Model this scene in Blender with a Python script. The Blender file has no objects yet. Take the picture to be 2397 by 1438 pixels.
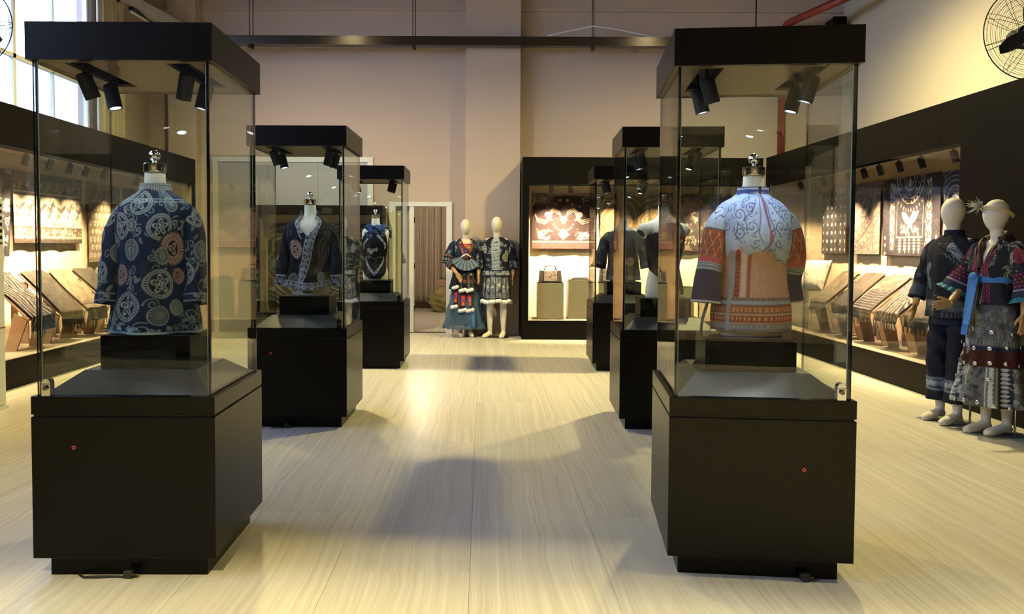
import bpy, bmesh, math, random
import numpy as np
from mathutils import Vector, Matrix

random.seed(7)
PI = math.pi
scene = bpy.context.scene
COL = scene.collection

# ------------------------------------------------------------------ camera
cam_d = bpy.data.cameras.new('camera')
cam_d.sensor_width = 36.0
cam_d.lens = 36.0 * 1940 / 2397
cam_d.shift_x = 68.5 / 2397
cam_d.shift_y = -65.0 / 2397
cam_d.clip_start = 0.05
cam = bpy.data.objects.new('camera', cam_d)
COL.objects.link(cam)
cam.matrix_world = Matrix.Translation((0, 0, 1.42)) @ Matrix.Rotation(math.radians(90 - 2.27), 4, 'X') @ Matrix.Rotation(0.005, 4, 'Z')
scene.camera = cam

# ------------------------------------------------------------------ world: overcast daylight
w = bpy.data.worlds.new('sky')
scene.world = w
w.use_nodes = True
wn = w.node_tree
bg = wn.nodes['Background']
bg.inputs['Color'].default_value = (0.50, 0.64, 1.0, 1)
bg.inputs['Strength'].default_value = 7.8

# ------------------------------------------------------------------ view
scene.view_settings.view_transform = 'Standard'
scene.view_settings.look = 'None'
scene.view_settings.exposure = 0.16
scene.view_settings.gamma = 1.0
scene.view_settings.use_curve_mapping = False
cy = scene.cycles
cy.transparent_max_bounces = 48
cy.max_bounces = 7
cy.use_adaptive_sampling = True
cy.adaptive_threshold = 0.10
cy.adaptive_min_samples = 20
cy.diffuse_bounces = 3
cy.glossy_bounces = 4
cy.sample_clamp_indirect = 4.0
cy.caustics_reflective = False
cy.caustics_refractive = False
cy.blur_glossy = 0.5

WARM = (1.0, 0.82, 0.35)
COOL = (0.80, 0.90, 1.0)
AMBER = (1.0, 0.66, 0.36)
HALL_W = 1480.0        # hall lamps
CASE_W = 8.0           # spot in a glass case
SHOW_W = 720.0          # spot in a wall display

def portal(y0, y1, z0, z1, x):
    d = bpy.data.lights.new('window_portal', 'AREA')
    d.shape = 'RECTANGLE'
    d.size = y1 - y0
    d.size_y = z1 - z0
    d.cycles.is_portal = True
    o = bpy.data.objects.new('window_portal', d)
    COL.objects.link(o)
    m = Matrix(((0, 0, -1, x), (1, 0, 0, (y0 + y1) / 2), (0, -1, 0, (z0 + z1) / 2), (0, 0, 0, 1)))
    o.matrix_world = m
WINDOWS = [(4.4, 11.62), (-3.6, 3.8)]
for a_, b_ in WINDOWS:
    portal(a_, b_, 2.95, 5.5, -5.50)

# ------------------------------------------------------------------ materials
def _nt(name):
    m = bpy.data.materials.new(name)
    m.use_nodes = True
    nt = m.node_tree
    return m, nt, nt.nodes['Principled BSDF']

def pm(name, c, c2=None, rough=0.6, metal=0.0, scale=8.0, stretch=(1, 1, 1), bump=0.0, spec=0.5, detail=4.0, coat=0.0, sheen=0.0):
    """plain procedural material: a noise drifts between two close colours"""
    m, nt, b = _nt(name)
    if c2 is None:
        c2 = tuple(min(1, x * 1.12 + 0.002) for x in c)
    tc = nt.nodes.new('ShaderNodeTexCoord')
    mp = nt.nodes.new('ShaderNodeMapping')
    mp.inputs['Scale'].default_value = stretch
    nz = nt.nodes.new('ShaderNodeTexNoise')
    nz.inputs['Scale'].default_value = scale
    nz.inputs['Detail'].default_value = detail
    mx = nt.nodes.new('ShaderNodeMix')
    mx.data_type = 'RGBA'
    mx.inputs[6].default_value = (*c, 1)
    mx.inputs[7].default_value = (*c2, 1)
    L = nt.links.new
    L(tc.outputs['Object'], mp.inputs[0])
    L(mp.outputs[0], nz.inputs['Vector'])
    L(nz.outputs['Fac'], mx.inputs[0])
    L(mx.outputs[2], b.inputs['Base Color'])
    b.inputs['Roughness'].default_value = rough
    b.inputs['Metallic'].default_value = metal
    b.inputs['Specular IOR Level'].default_value = spec
    b.inputs['Coat Weight'].default_value = coat
    b.inputs['Sheen Weight'].default_value = sheen
    if bump > 0:
        bp = nt.nodes.new('ShaderNodeBump')
        bp.inputs['Strength'].default_value = bump
        bp.inputs['Distance'].default_value = 0.01
        L(nz.outputs['Fac'], bp.inputs['Height'])
        L(bp.outputs[0], b.inputs['Normal'])
    return m

def cloth_mat(name, rough=0.85, sheen=0.0, weave=420.0):
    """printed / dyed cloth: the dye pattern sits on the cloth as colour, plus weave relief"""
    m, nt, b = _nt(name)
    at = nt.nodes.new('ShaderNodeAttribute')
    at.attribute_name = 'dye'
    tc = nt.nodes.new('ShaderNodeTexCoord')
    nz = nt.nodes.new('ShaderNodeTexNoise')
    nz.inputs['Scale'].default_value = 30
    nz.inputs['Detail'].default_value = 6
    mr = nt.nodes.new('ShaderNodeMapRange')
    mr.inputs['To Min'].default_value = 0.72
    mr.inputs['To Max'].default_value = 1.28
    mx = nt.nodes.new('ShaderNodeMix')
    mx.data_type = 'RGBA'
    mx.blend_type = 'MULTIPLY'
    mx.inputs[0].default_value = 1.0
    wv = nt.nodes.new('ShaderNodeTexNoise')
    wv.inputs['Scale'].default_value = weave
    bp = nt.nodes.new('ShaderNodeBump')
    bp.inputs['Strength'].default_value = 0.15
    bp.inputs['Distance'].default_value = 0.003
    L = nt.links.new
    L(tc.outputs['Object'], nz.inputs['Vector'])
    L(tc.outputs['Object'], wv.inputs['Vector'])
    L(nz.outputs['Fac'], mr.inputs['Value'])
    L(at.outputs['Color'], mx.inputs[6])
    L(mr.outputs[0], mx.inputs[7])
    L(mx.outputs[2], b.inputs['Base Color'])
    L(wv.outputs['Fac'], bp.inputs['Height'])
    L(bp.outputs[0], b.inputs['Normal'])
    b.inputs['Roughness'].default_value = rough
    b.inputs['Sheen Weight'].default_value = sheen
    b.inputs['Specular IOR Level'].default_value = 0.2
    return m

def emit_mat(name, c, s):
    m, nt, b = _nt(name)
    b.inputs['Base Color'].default_value = (*c, 1)
    b.inputs['Emission Color'].default_value = (*c, 1)
    b.inputs['Emission Strength'].default_value = s
    return m

def glass_mat(name, tint, f0=0.045):
    m, nt, b = _nt(name)
    nt.nodes.remove(b)
    out = nt.nodes['Material Output']
    tr = nt.nodes.new('ShaderNodeBsdfTransparent')
    tr.inputs[0].default_value = (*tint, 1)
    gl = nt.nodes.new('ShaderNodeBsdfGlossy')
    gl.inputs['Roughness'].default_value = 0.0
    lw = nt.nodes.new('ShaderNodeLayerWeight')
    lw.inputs['Blend'].default_value = 0.5
    p = nt.nodes.new('ShaderNodeMath')
    p.operation = 'POWER'
    p.inputs[1].default_value = 5.0
    ma = nt.nodes.new('ShaderNodeMath')
    ma.operation = 'MULTIPLY_ADD'
    ma.inputs[1].default_value = 1 - f0
    ma.inputs[2].default_value = f0
    mx = nt.nodes.new('ShaderNodeMixShader')
    L = nt.links.new
    L(lw.outputs['Facing'], p.inputs[0])
    L(p.outputs[0], ma.inputs[0])
    L(ma.outputs[0], mx.inputs[0])
    L(tr.outputs[0], mx.inputs[1])
    L(gl.outputs[0], mx.inputs[2])
    L(mx.outputs[0], out.inputs['Surface'])
    return m

def sheer_mat(name, c, alpha):
    m, nt, b = _nt(name)
    out = nt.nodes['Material Output']
    b.inputs['Base Color'].default_value = (*c, 1)
    b.inputs['Roughness'].default_value = 0.8
    tr = nt.nodes.new('ShaderNodeBsdfTransparent')
    nz = nt.nodes.new('ShaderNodeTexNoise')
    nz.inputs['Scale'].default_value = 14
    mr = nt.nodes.new('ShaderNodeMapRange')
    mr.inputs['To Min'].default_value = alpha - 0.15
    mr.inputs['To Max'].default_value = alpha + 0.15
    mx = nt.nodes.new('ShaderNodeMixShader')
    L = nt.links.new
    L(nz.outputs['Fac'], mr.inputs['Value'])
    L(mr.outputs[0], mx.inputs[0])
    L(tr.outputs[0], mx.inputs[1])
    L(b.outputs[0], mx.inputs[2])
    L(mx.outputs[0], out.inputs['Surface'])
    return m

def floor_mat():
    m, nt, b = _nt('laminate')
    L = nt.links.new
    geo = nt.nodes.new('ShaderNodeNewGeometry')
    oi = nt.nodes.new('ShaderNodeObjectInfo')
    sc_ = nt.nodes.new('ShaderNodeVectorMath'); sc_.operation = 'SCALE'
    cmb = nt.nodes.new('ShaderNodeCombineXYZ')
    L(oi.outputs['Random'], cmb.inputs[0]); L(oi.outputs['Random'], cmb.inputs[1])
    L(cmb.outputs[0], sc_.inputs[0]); sc_.inputs['Scale'].default_value = 37.0
    ad = nt.nodes.new('ShaderNodeVectorMath'); ad.operation = 'ADD'
    L(geo.outputs['Position'], ad.inputs[0]); L(sc_.outputs[0], ad.inputs[1])
    # slow wobble so that the streaks wander
    wob = nt.nodes.new('ShaderNodeTexNoise'); wob.inputs['Scale'].default_value = 1.1; wob.inputs['Detail'].default_value = 2
    L(ad.outputs[0], wob.inputs['Vector'])
    ws = nt.nodes.new('ShaderNodeVectorMath'); ws.operation = 'SCALE'; ws.inputs['Scale'].default_value = 0.10
    L(wob.outputs['Color'], ws.inputs[0])
    a2 = nt.nodes.new('ShaderNodeVectorMath'); a2.operation = 'ADD'
    L(ad.outputs[0], a2.inputs[0]); L(ws.outputs[0], a2.inputs[1])
    mp = nt.nodes.new('ShaderNodeMapping'); mp.inputs['Scale'].default_value = (42, 0.30, 1)
    L(a2.outputs[0], mp.inputs[0])
    n1 = nt.nodes.new('ShaderNodeTexNoise'); n1.inputs['Scale'].default_value = 1.0; n1.inputs['Detail'].default_value = 5; n1.inputs['Roughness'].default_value = 0.6
    L(mp.outputs[0], n1.inputs['Vector'])
    mp2 = nt.nodes.new('ShaderNodeMapping'); mp2.inputs['Scale'].default_value = (140, 1.6, 1)
    L(a2.outputs[0], mp2.inputs[0])
    n2 = nt.nodes.new('ShaderNodeTexNoise'); n2.inputs['Scale'].default_value = 1.0; n2.inputs['Detail'].default_value = 3
    L(mp2.outputs[0], n2.inputs['Vector'])
    mm = nt.nodes.new('ShaderNodeMath'); mm.operation = 'MULTIPLY_ADD'; mm.inputs[1].default_value = 0.35
    L(n2.outputs['Fac'], mm.inputs[0]); L(n1.outputs['Fac'], mm.inputs[2])
    cr = nt.nodes.new('ShaderNodeValToRGB')
    cr.color_ramp.elements[0].position = 0.45; cr.color_ramp.elements[0].color = (0.55, 0.515, 0.425, 1)
    cr.color_ramp.elements[1].position = 0.92; cr.color_ramp.elements[1].color = (0.76, 0.73, 0.63, 1)
    e = cr.color_ramp.elements.new(0.66); e.color = (0.645, 0.61, 0.515, 1)
    L(mm.outputs[0], cr.inputs[0])
    L(cr.outputs[0], b.inputs['Base Color'])
    b.inputs['Roughness'].default_value = 0.27
    b.inputs['Specular IOR Level'].default_value = 0.5
    return m

M = {}
M['floor'] = floor_mat()
M['joint'] = pm('joint', (0.10, 0.09, 0.07))
M['wall'] = pm('wall_paint', (0.50, 0.40, 0.335), (0.53, 0.425, 0.355), rough=0.85, scale=1.3, bump=0.02)
M['cream'] = pm('cream_paint', (0.62, 0.55, 0.40), (0.65, 0.58, 0.43), rough=0.85, scale=1.1, bump=0.02)
M['grey_panel'] = pm('grey_panel', (0.42, 0.41, 0.44), (0.46, 0.45, 0.48), rough=0.6, scale=2)
M['dark_wall'] = pm('dark_wall', (0.05, 0.04, 0.035), rough=0.8)
M['ceiling'] = pm('ceiling_paint', (0.12, 0.10, 0.09), rough=0.9)
M['white'] = pm('white_enamel', (0.72, 0.72, 0.70), rough=0.35, scale=3)
M['black'] = pm('black_laminate', (0.0024, 0.0020, 0.0016), (0.0032, 0.0026, 0.0021), rough=0.30, scale=40, spec=0.14)
M['facade'] = pm('dark_cladding', (0.0034, 0.0028, 0.0022), (0.0046, 0.0037, 0.0029), rough=0.5, scale=3, spec=0.08)
M['deck'] = pm('charcoal_board', (0.011, 0.012, 0.0105), (0.015, 0.016, 0.013), rough=0.34, scale=6)
M['under'] = pm('roof_lining', (0.135, 0.088, 0.055), (0.16, 0.105, 0.068), rough=0.35, scale=2)
M['matt'] = pm('matt_black', (0.005, 0.005, 0.0055), rough=0.5, scale=30, spec=0.25)
M['edge'] = pm('glass_edge', (0.006, 0.010, 0.009), rough=0.15)
M['edge_glint'] = pm('painted_edge_glint', (0.30, 0.38, 0.34), rough=0.2)
M['glass'] = glass_mat('clear_glass', (0.955, 0.975, 0.955))
M['winglass'] = glass_mat('window_glass', (0.97, 0.98, 0.99), 0.03)
M['chrome'] = pm('chrome', (0.72, 0.72, 0.72), rough=0.10, metal=1.0)
M['steel'] = pm('galvanised_steel', (0.075, 0.068, 0.058), (0.10, 0.09, 0.078), rough=0.20, metal=0.9, scale=14)
M['form'] = pm('form_linen', (0.60, 0.56, 0.44), (0.64, 0.60, 0.48), rough=0.8, scale=60, bump=0.05)
M['manq'] = pm('mannequin_linen', (0.72, 0.66, 0.52), (0.77, 0.71, 0.57), rough=0.75, scale=70, bump=0.08)
M['wood_hand'] = pm('wooden_hand', (0.46, 0.26, 0.10), (0.54, 0.32, 0.14), rough=0.5, scale=20, stretch=(1, 1, 0.2))
M['tan'] = pm('tan_board', (0.50, 0.40, 0.29), (0.55, 0.44, 0.32), rough=0.75, scale=2)
M['pale_box'] = pm('pale_plinth', (0.34, 0.30, 0.22), (0.38, 0.33, 0.25), rough=0.7, scale=3)
M['deck_board'] = pm('deck_board', (0.105, 0.09, 0.066), (0.12, 0.105, 0.077), rough=0.75, scale=3)
M['stand_wood'] = pm('stand_board', (0.20, 0.135, 0.085), (0.24, 0.16, 0.10), rough=0.7, scale=6)
M['red'] = pm('red_paint', (0.19, 0.028, 0.018), (0.23, 0.035, 0.022), rough=0.4, scale=9)
M['redcap'] = pm('red_cap', (0.60, 0.06, 0.05), rough=0.4)
M['curtain'] = pm('beige_curtain', (0.42, 0.36, 0.27), (0.48, 0.42, 0.32), rough=0.8, scale=20)
M['sack'] = pm('olive_sack', (0.20, 0.17, 0.06), (0.27, 0.23, 0.09), rough=0.7, scale=12, bump=0.2)
M['pink'] = pm('pink_card', (0.45, 0.26, 0.20), rough=0.8)
M['ac'] = pm('ivory_plastic', (0.66, 0.67, 0.62), rough=0.4)
M['led'] = emit_mat('led_lens', (0.75, 0.87, 1.0), 25.0)
M['led_warm'] = emit_mat('warm_led_lens', (1.0, 0.75, 0.48), 25.0)
M['bulb'] = emit_mat('hall_bulb', (1.0, 0.84, 0.50), 90.0)
M['opal'] = emit_mat('opal_shade', (1.0, 0.86, 0.62), 6.0)
M['cloth'] = cloth_mat('dyed_cloth')
M['silver'] = pm('silver', (0.80, 0.79, 0.76), rough=0.22, metal=1.0)
M['pom'] = pm('white_fluff', (0.80, 0.80, 0.80), (0.9, 0.9, 0.9), rough=0.95, scale=60, bump=0.6, sheen=0.5)
M['tulle'] = sheer_mat('blue_tulle', (0.055, 0.11, 0.20), 0.62)
M['navy'] = pm('navy_cotton', (0.008, 0.010, 0.022), (0.012, 0.015, 0.03), rough=0.85, scale=30, spec=0.2)
M['blue'] = pm('blue_sash', (0.02, 0.13, 0.42), (0.025, 0.16, 0.48), rough=0.7, scale=20)
M['teal'] = pm('teal_frill', (0.01, 0.14, 0.19), rough=0.7)
M['acrylic'] = glass_mat('acrylic', (0.88, 0.93, 0.92), 0.06)
M['straw'] = pm('dried_grass', (0.36, 0.33, 0.24), (0.5, 0.46, 0.35), rough=0.7, scale=30)
M['headband'] = pm('headband', (0.60, 0.50, 0.30), rough=0.6)
M['scarf'] = None
M['maroon'] = pm('maroon_velvet', (0.035, 0.010, 0.008), (0.06, 0.014, 0.010), rough=0.6, scale=12)
M['pad'] = pm('black_rubber', (0.008, 0.008, 0.008), rough=0.7)

# ------------------------------------------------------------------ mesh builder
class MB:
    def __init__(s):
        s.v = []; s.f = []; s.m = []
    def add(s, vs, fs, m=0):
        n = len(s.v)
        s.v.extend([tuple(map(float, q)) for q in vs])
        for f in fs:
            s.f.append(tuple(n + i for i in f)); s.m.append(m)
        return s
    def box(s, x0, x1, y0, y1, z0, z1, m=0):
        return s.hexa([(x0, y0, z0), (x1, y0, z0), (x1, y1, z0), (x0, y1, z0), (x0, y0, z1), (x1, y0, z1), (x1, y1, z1), (x0, y1, z1)], m)
    def hexa(s, p, m=0):
        return s.add(p, [(0, 3, 2, 1), (4, 5, 6, 7), (0, 1, 5, 4), (1, 2, 6, 5), (2, 3, 7, 6), (3, 0, 4, 7)], m)
    def tube(s, pts, rad, n=10, m=0, cap=True, flat=1.0):
        pts = [Vector(p) for p in pts]
        if not hasattr(rad, '__len__'): rad = [rad] * len(pts)
        vs = []; fs = []
        ref = None
        for i, p in enumerate(pts):
            a = pts[max(0, i - 1)]; b = pts[min(len(pts) - 1, i + 1)]
            t = (b - a).normalized()
            if ref is None:
                ref = Vector((0, 0, 1)) if abs(t.z) < 0.9 else Vector((0, 1, 0))
            e1 = (ref - t * ref.dot(t)).normalized(); e2 = t.cross(e1); ref = e1
            for k in range(n):
                q = 2 * PI * k / n
                vs.append(p + e1 * (math.cos(q) * rad[i] * flat) + e2 * (math.sin(q) * rad[i]))
        for i in range(len(pts) - 1):
            for k in range(n):
                k2 = (k + 1) % n
                fs.append((i * n + k, i * n + k2, (i + 1) * n + k2, (i + 1) * n + k))
        if cap:
            fs.append(tuple(range(n - 1, -1, -1)))
            fs.append(tuple((len(pts) - 1) * n + k for k in range(n)))
        return s.add(vs, fs, m)
    def lathe(s, prof, n=24, c=(0, 0, 0), m=0, sx=1.0, sy=1.0):
        vs = []; fs = []
        for r, z in prof:
            for k in range(n):
                q = 2 * PI * k / n
                vs.append((c[0] + r * sx * math.cos(q), c[1] + r * sy * math.sin(q), c[2] + z))
        for i in range(len(prof) - 1):
            for k in range(n):
                k2 = (k + 1) % n
                fs.append((i * n + k, i * n + k2, (i + 1) * n + k2, (i + 1) * n + k))
        fs.append(tuple(range(n - 1, -1, -1)))
        fs.append(tuple((len(prof) - 1) * n + k for k in range(n)))
        return s.add(vs, fs, m)
    def ball(s, c, rx, ry=None, rz=None, n=16, r=10, m=0):
        ry = ry or rx; rz = rz or rx
        vs = []; fs = []
        for i in range(r + 1):
            a = -PI / 2 + PI * i / r
            ca = max(math.cos(a), 0.02)
            for k in range(n):
                q = 2 * PI * k / n
                vs.append((c[0] + rx * ca * math.cos(q), c[1] + ry * ca * math.sin(q), c[2] + rz * math.sin(a)))
        for i in range(r):
            for k in range(n):
                k2 = (k + 1) % n
                fs.append((i * n + k, i * n + k2, (i + 1) * n + k2, (i + 1) * n + k))
        fs.append(tuple(range(n - 1, -1, -1)))
        fs.append(tuple(r * n + k for k in range(n)))
        return s.add(vs, fs, m)
    def grid(s, P, wrap=False, m=0):
        ny, nx = P.shape[:2]
        vs = P.reshape(-1, 3); fs = []
        for j in range(ny - 1):
            for i in range(nx if wrap else nx - 1):
                i2 = (i + 1) % nx
                fs.append((j * nx + i, j * nx + i2, (j + 1) * nx + i2, (j + 1) * nx + i))
        return s.add(vs, fs, m)
    def xf(s, mat, start=0):
        for i in range(start, len(s.v)):
            s.v[i] = tuple(mat @ Vector(s.v[i]))
        return s
    def mesh(s, name, mats, smooth=False):
        me = bpy.data.meshes.new(name)
        me.from_pydata(s.v, [], s.f)
        for mt in (mats if isinstance(mats, (list, tuple)) else [mats]):
            me.materials.append(mt)
        me.polygons.foreach_set('material_index', s.m)
        if smooth:
            me.polygons.foreach_set('use_smooth', [True] * len(s.f))
        me.update()
        return me
    def build(s, name, mats, parent=None, smooth=False, bevel=0.0, loc=None, rz=0.0):
        o = bpy.data.objects.new(name, s.mesh(name, mats, smooth))
        COL.objects.link(o)
        if parent is not None: o.parent = parent
        if loc is not None: o.location = loc
        if rz: o.rotation_euler = (0, 0, rz)
        if bevel:
            b = o.modifiers.new('bevel', 'BEVEL'); b.width = bevel; b.segments = 1; b.limit_method = 'ANGLE'
        if smooth == 'auto':
            pass
        return o

def tag(o, label, cat, group=None):
    o['label'] = label; o['category'] = cat
    if group: o['group'] = group
    return o

def thing(name, label, cat, loc=(0, 0, 0), rz=0.0, group=None):
    o = bpy.data.objects.new(name, None)
    o.empty_display_size = 0.1
    COL.objects.link(o)
    o.location = loc; o.rotation_euler = (0, 0, rz)
    return tag(o, label, cat, group)

def link_copy(src, parent=None, loc=None, rz=None):
    c = src.copy(); COL.objects.link(c)
    c.parent = parent
    if loc is not None: c.location = loc
    if rz is not None: c.rotation_euler = (0, 0, rz)
    return c

def struct(o):
    o['kind'] = 'structure'
    return o

def gridmesh(name, P, mats, wrap=False, colors=None, smooth=True, flip=False, keep=None):
    """fast grid mesh with the dye colour stored per vertex"""
    ny, nx = P.shape[:2]
    cols = nx if wrap else nx - 1
    j, i = np.meshgrid(np.arange(ny - 1), np.arange(cols), indexing='ij')
    i2 = (i + 1) % nx
    q = np.stack([j * nx + i, j * nx + i2, (j + 1) * nx + i2, (j + 1) * nx + i], -1).reshape(-1, 4)
    if flip: q = q[:, ::-1]
    if keep is not None:
        q = q[np.asarray(keep).reshape(-1)[q].all(1)]
    me = bpy.data.meshes.new(name)
    me.vertices.add(ny * nx); me.vertices.foreach_set('co', P.reshape(-1).astype(np.float32))
    n = len(q)
    me.loops.add(n * 4); me.loops.foreach_set('vertex_index', q.reshape(-1).astype(np.int32))
    me.polygons.add(n)
    me.polygons.foreach_set('loop_start', (np.arange(n) * 4).astype(np.int32))
    me.polygons.foreach_set('loop_total', np.full(n, 4, np.int32))
    me.polygons.foreach_set('use_smooth', np.full(n, smooth))
    for mt in (mats if isinstance(mats, (list, tuple)) else [mats]): me.materials.append(mt)
    me.update(calc_edges=True)
    if colors is not None:
        a = me.color_attributes.new('dye', 'FLOAT_COLOR', 'POINT')
        c4 = np.ones((ny * nx, 4), np.float32); c4[:, :3] = colors.reshape(-1, 3)
        a.data.foreach_set('color', c4.reshape(-1))
    return me

def link_mesh(name, me, parent=None, loc=None, rz=0.0):
    o = bpy.data.objects.new(name, me); COL.objects.link(o)
    if parent is not None: o.parent = parent
    if loc is not None: o.location = loc
    if rz: o.rotation_euler = (0, 0, rz)
    return o

def remeshed(o, voxel, smooth_iter=6, floor0=False):
    md = o.modifiers.new('r', 'REMESH'); md.mode = 'VOXEL'; md.voxel_size = voxel; md.use_smooth_shade = True
    sm = o.modifiers.new('s', 'SMOOTH'); sm.iterations = smooth_iter; sm.factor = 0.5
    dg = bpy.context.evaluated_depsgraph_get()
    me = bpy.data.meshes.new_from_object(o.evaluated_get(dg))
    o.modifiers.clear()
    old = o.data; mats = list(old.materials)
    if floor0:
        co = np.zeros(len(me.vertices) * 3, np.float32); me.vertices.foreach_get('co', co)
        co = co.reshape(-1, 3); co[:, 2] = np.maximum(co[:, 2], floor0); me.vertices.foreach_set('co', co.reshape(-1))
    me.materials.clear()
    for mt in mats: me.materials.append(mt)
    o.data = me; me.name = o.name
    me.polygons.foreach_set('use_smooth', np.full(len(me.polygons), True))
    bpy.data.meshes.remove(old)
    return o

# ------------------------------------------------------------------ dye canvas (resist-dye patterns drawn with maths)
class Dye:
    def __init__(s, w_, h_, bg_, res=0.003):
        s.w, s.h, s.res = w_, h_, res
        s.nx, s.ny = int(w_ / res) + 2, int(h_ / res) + 2
        s.im = np.zeros((s.ny, s.nx, 3), np.float32); s.im[:] = bg_
        s.bg = bg_
        s.soft = res * 0.9
    def win(s, x0, x1, y0, y1):
        i0 = max(0, int((x0 + s.w / 2) / s.res) - 1); i1 = min(s.nx, int((x1 + s.w / 2) / s.res) + 3)
        j0 = max(0, int(y0 / s.res) - 1); j1 = min(s.ny, int(y1 / s.res) + 3)
        if i1 <= i0 or j1 <= j0: return None
        X = (np.arange(i0, i1) * s.res - s.w / 2)[None, :]; Y = (np.arange(j0, j1) * s.res)[:, None]
        return (slice(j0, j1), slice(i0, i1)), X + 0 * Y, Y + 0 * X
    def put(s, sl, d, col, a=1.0):
        """d: signed distance, negative inside"""
        k = (np.clip(0.5 - d / s.soft, 0, 1) * a)[..., None]
        s.im[sl] = s.im[sl] * (1 - k) + np.asarray(col, np.float32) * k
    def rect(s, x0, x1, y0, y1, col, a=1.0):
        r = s.win(x0, x1, y0, y1)
        if r: s.put(r[0], np.maximum(np.maximum(x0 - r[1], r[1] - x1), np.maximum(y0 - r[2], r[2] - y1)), col, a)
    def disc(s, cx, cy, r, col, sx=1.0, a=1.0):
        q = s.win(cx - r * sx, cx + r * sx, cy - r, cy + r)
        if q: s.put(q[0], np.hypot((q[1] - cx) / sx, q[2] - cy) - r, col, a)
    def ring(s, cx, cy, r, wd, col, a=1.0, sx=1.0):
        R = r + wd
        q = s.win(cx - R * sx, cx + R * sx, cy - R, cy + R)
        if q: s.put(q[0], np.abs(np.hypot((q[1] - cx) / sx, q[2] - cy) - r) - wd / 2, col, a)
    def polar(s, cx, cy, R, fn, col, a=1.0):
        q = s.win(cx - R, cx + R, cy - R, cy + R)
        if q:
            dx, dy = q[1] - cx, q[2] - cy
            s.put(q[0], fn(np.hypot(dx, dy), np.arctan2(dy, dx)), col, a)
    def petals(s, cx, cy, R, n, col, r0=0.0, ph=0.0, a=1.0, sharp=1.0):
        s.polar(cx, cy, R, lambda r, t: np.where(r < r0, 1, (r - R * (0.35 + 0.65 * np.abs(np.cos(n * (t - ph) / 2)) ** sharp))), col, a)
    def rays(s, cx, cy, r0, r1, n, col, duty=0.5, a=1.0):
        def fn(r, t):
            k = (t * n / (2 * PI)) % 1.0
            ang = (np.abs(k - 0.5) - duty / 2) * 2 * PI * r / n
            return np.maximum(np.maximum(r0 - r, r - r1), ang)
        s.polar(cx, cy, r1, fn, col, a)
    def teeth(s, cx, cy, r0, r1, n, col, a=1.0):
        def fn(r, t):
            k = (t * n / (2 * PI)) % 1.0
            return np.maximum(r0 - r, r - (r0 + (r1 - r0) * (1 - 2 * np.abs(k - 0.5))))
        s.polar(cx, cy, r1, fn, col, a)
    def line(s, pts, wd, col, a=1.0):
        pts = np.asarray(pts, float)
        ww = wd if hasattr(wd, '__len__') else [wd] * len(pts)
        mw = max(ww)
        q = s.win(pts[:, 0].min() - mw, pts[:, 0].max() + mw, pts[:, 1].min() - mw, pts[:, 1].max() + mw)
        if not q: return
        best = np.full(q[1].shape, 9.0)
        for k in range(len(pts) - 1):
            ax, ay = pts[k]; bx, by = pts[k + 1]
            dx, dy = bx - ax, by - ay; L2 = dx * dx + dy * dy + 1e-12
            t = np.clip(((q[1] - ax) * dx + (q[2] - ay) * dy) / L2, 0, 1)
            best = np.minimum(best, np.hypot(q[1] - ax - t * dx, q[2] - ay - t * dy) - (ww[k] + t * (ww[k + 1] - ww[k])) / 2)
        s.put(q[0], best, col, a)
    def spiral(s, cx, cy, R, turns, wd, col, ph=0.0, d=1, a=1.0, n=None):
        n = n or int(12 * turns) + 4
        t = np.linspace(0, 1, n)
        r = R * (0.12 + 0.88 * t)
        an = ph + d * 2 * PI * turns * t
        s.line(np.stack([cx + r * np.cos(an), cy + r * np.sin(an)], -1), wd, col, a)
    def leaf(s, cx, cy, L, wd, ang, col, a=1.0, vein=None):
        q = s.win(cx - L, cx + L, cy - L, cy + L)
        if not q: return
        c_, s_ = math.cos(ang), math.sin(ang)
        u = ((q[1] - cx) * c_ + (q[2] - cy) * s_) / L; v = -(q[1] - cx) * s_ + (q[2] - cy) * c_
        prof = wd * np.sqrt(np.clip(u * (1 - u), 0, 1)) * 2 * (1 - 0.5 * u)
        s.put(q[0], np.where((u > 0) & (u < 1), np.abs(v) - prof / 1.0, 9), col, a)
        if vein is not None:
            s.line([(cx, cy), (cx + L * c_, cy + L * s_)], s.res * 1.2, vein, a)
    def medallion(s, cx, cy, R, c, k, bgc=None, style=0):
        bgc = s.bg if bgc is None else bgc
        s.disc(cx, cy, R, bgc)
        lw = max(s.res * 1.3, R * 0.045)
        if style == 0:
            s.ring(cx, cy, R * 0.96, lw, c); s.rays(cx, cy, R * 0.80, R * 0.94, k, c, 0.5); s.ring(cx, cy, R * 0.76, lw, c)
            s.petals(cx, cy, R * 0.68, 5, c, ph=0.4); s.petals(cx, cy, R * 0.52, 5, bgc, ph=0.4)
            s.ring(cx, cy, R * 0.34, lw, c); s.petals(cx, cy, R * 0.26, 4, c, ph=0.3); s.disc(cx, cy, R * 0.05, bgc)
        elif style == 1:
            s.ring(cx, cy, R * 0.95, lw, c); s.rays(cx, cy, R * 0.34, R * 0.90, k, c, 0.34); s.ring(cx, cy, R * 0.28, lw, c); s.disc(cx, cy, R * 0.14, c)
        elif style == 2:
            s.teeth(cx, cy, R * 0.80, R * 1.02, k, c); s.disc(cx, cy, R * 0.80, c, a=0.8); s.ring(cx, cy, R * 0.66, lw * 0.7, bgc)
            s.disc(cx, cy, R * 0.44, bgc); s.petals(cx, cy, R * 0.38, 3, c, ph=0.9); s.petals(cx, cy, R * 0.22, 3, bgc, ph=0.9); s.disc(cx, cy, R * 0.09, c)
        else:
            s.ring(cx, cy, R * 0.95, lw, c)
            for q in (0.8, 0.62, 0.46): s.ring(cx, cy, R * q, lw * 0.8, c)
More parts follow.
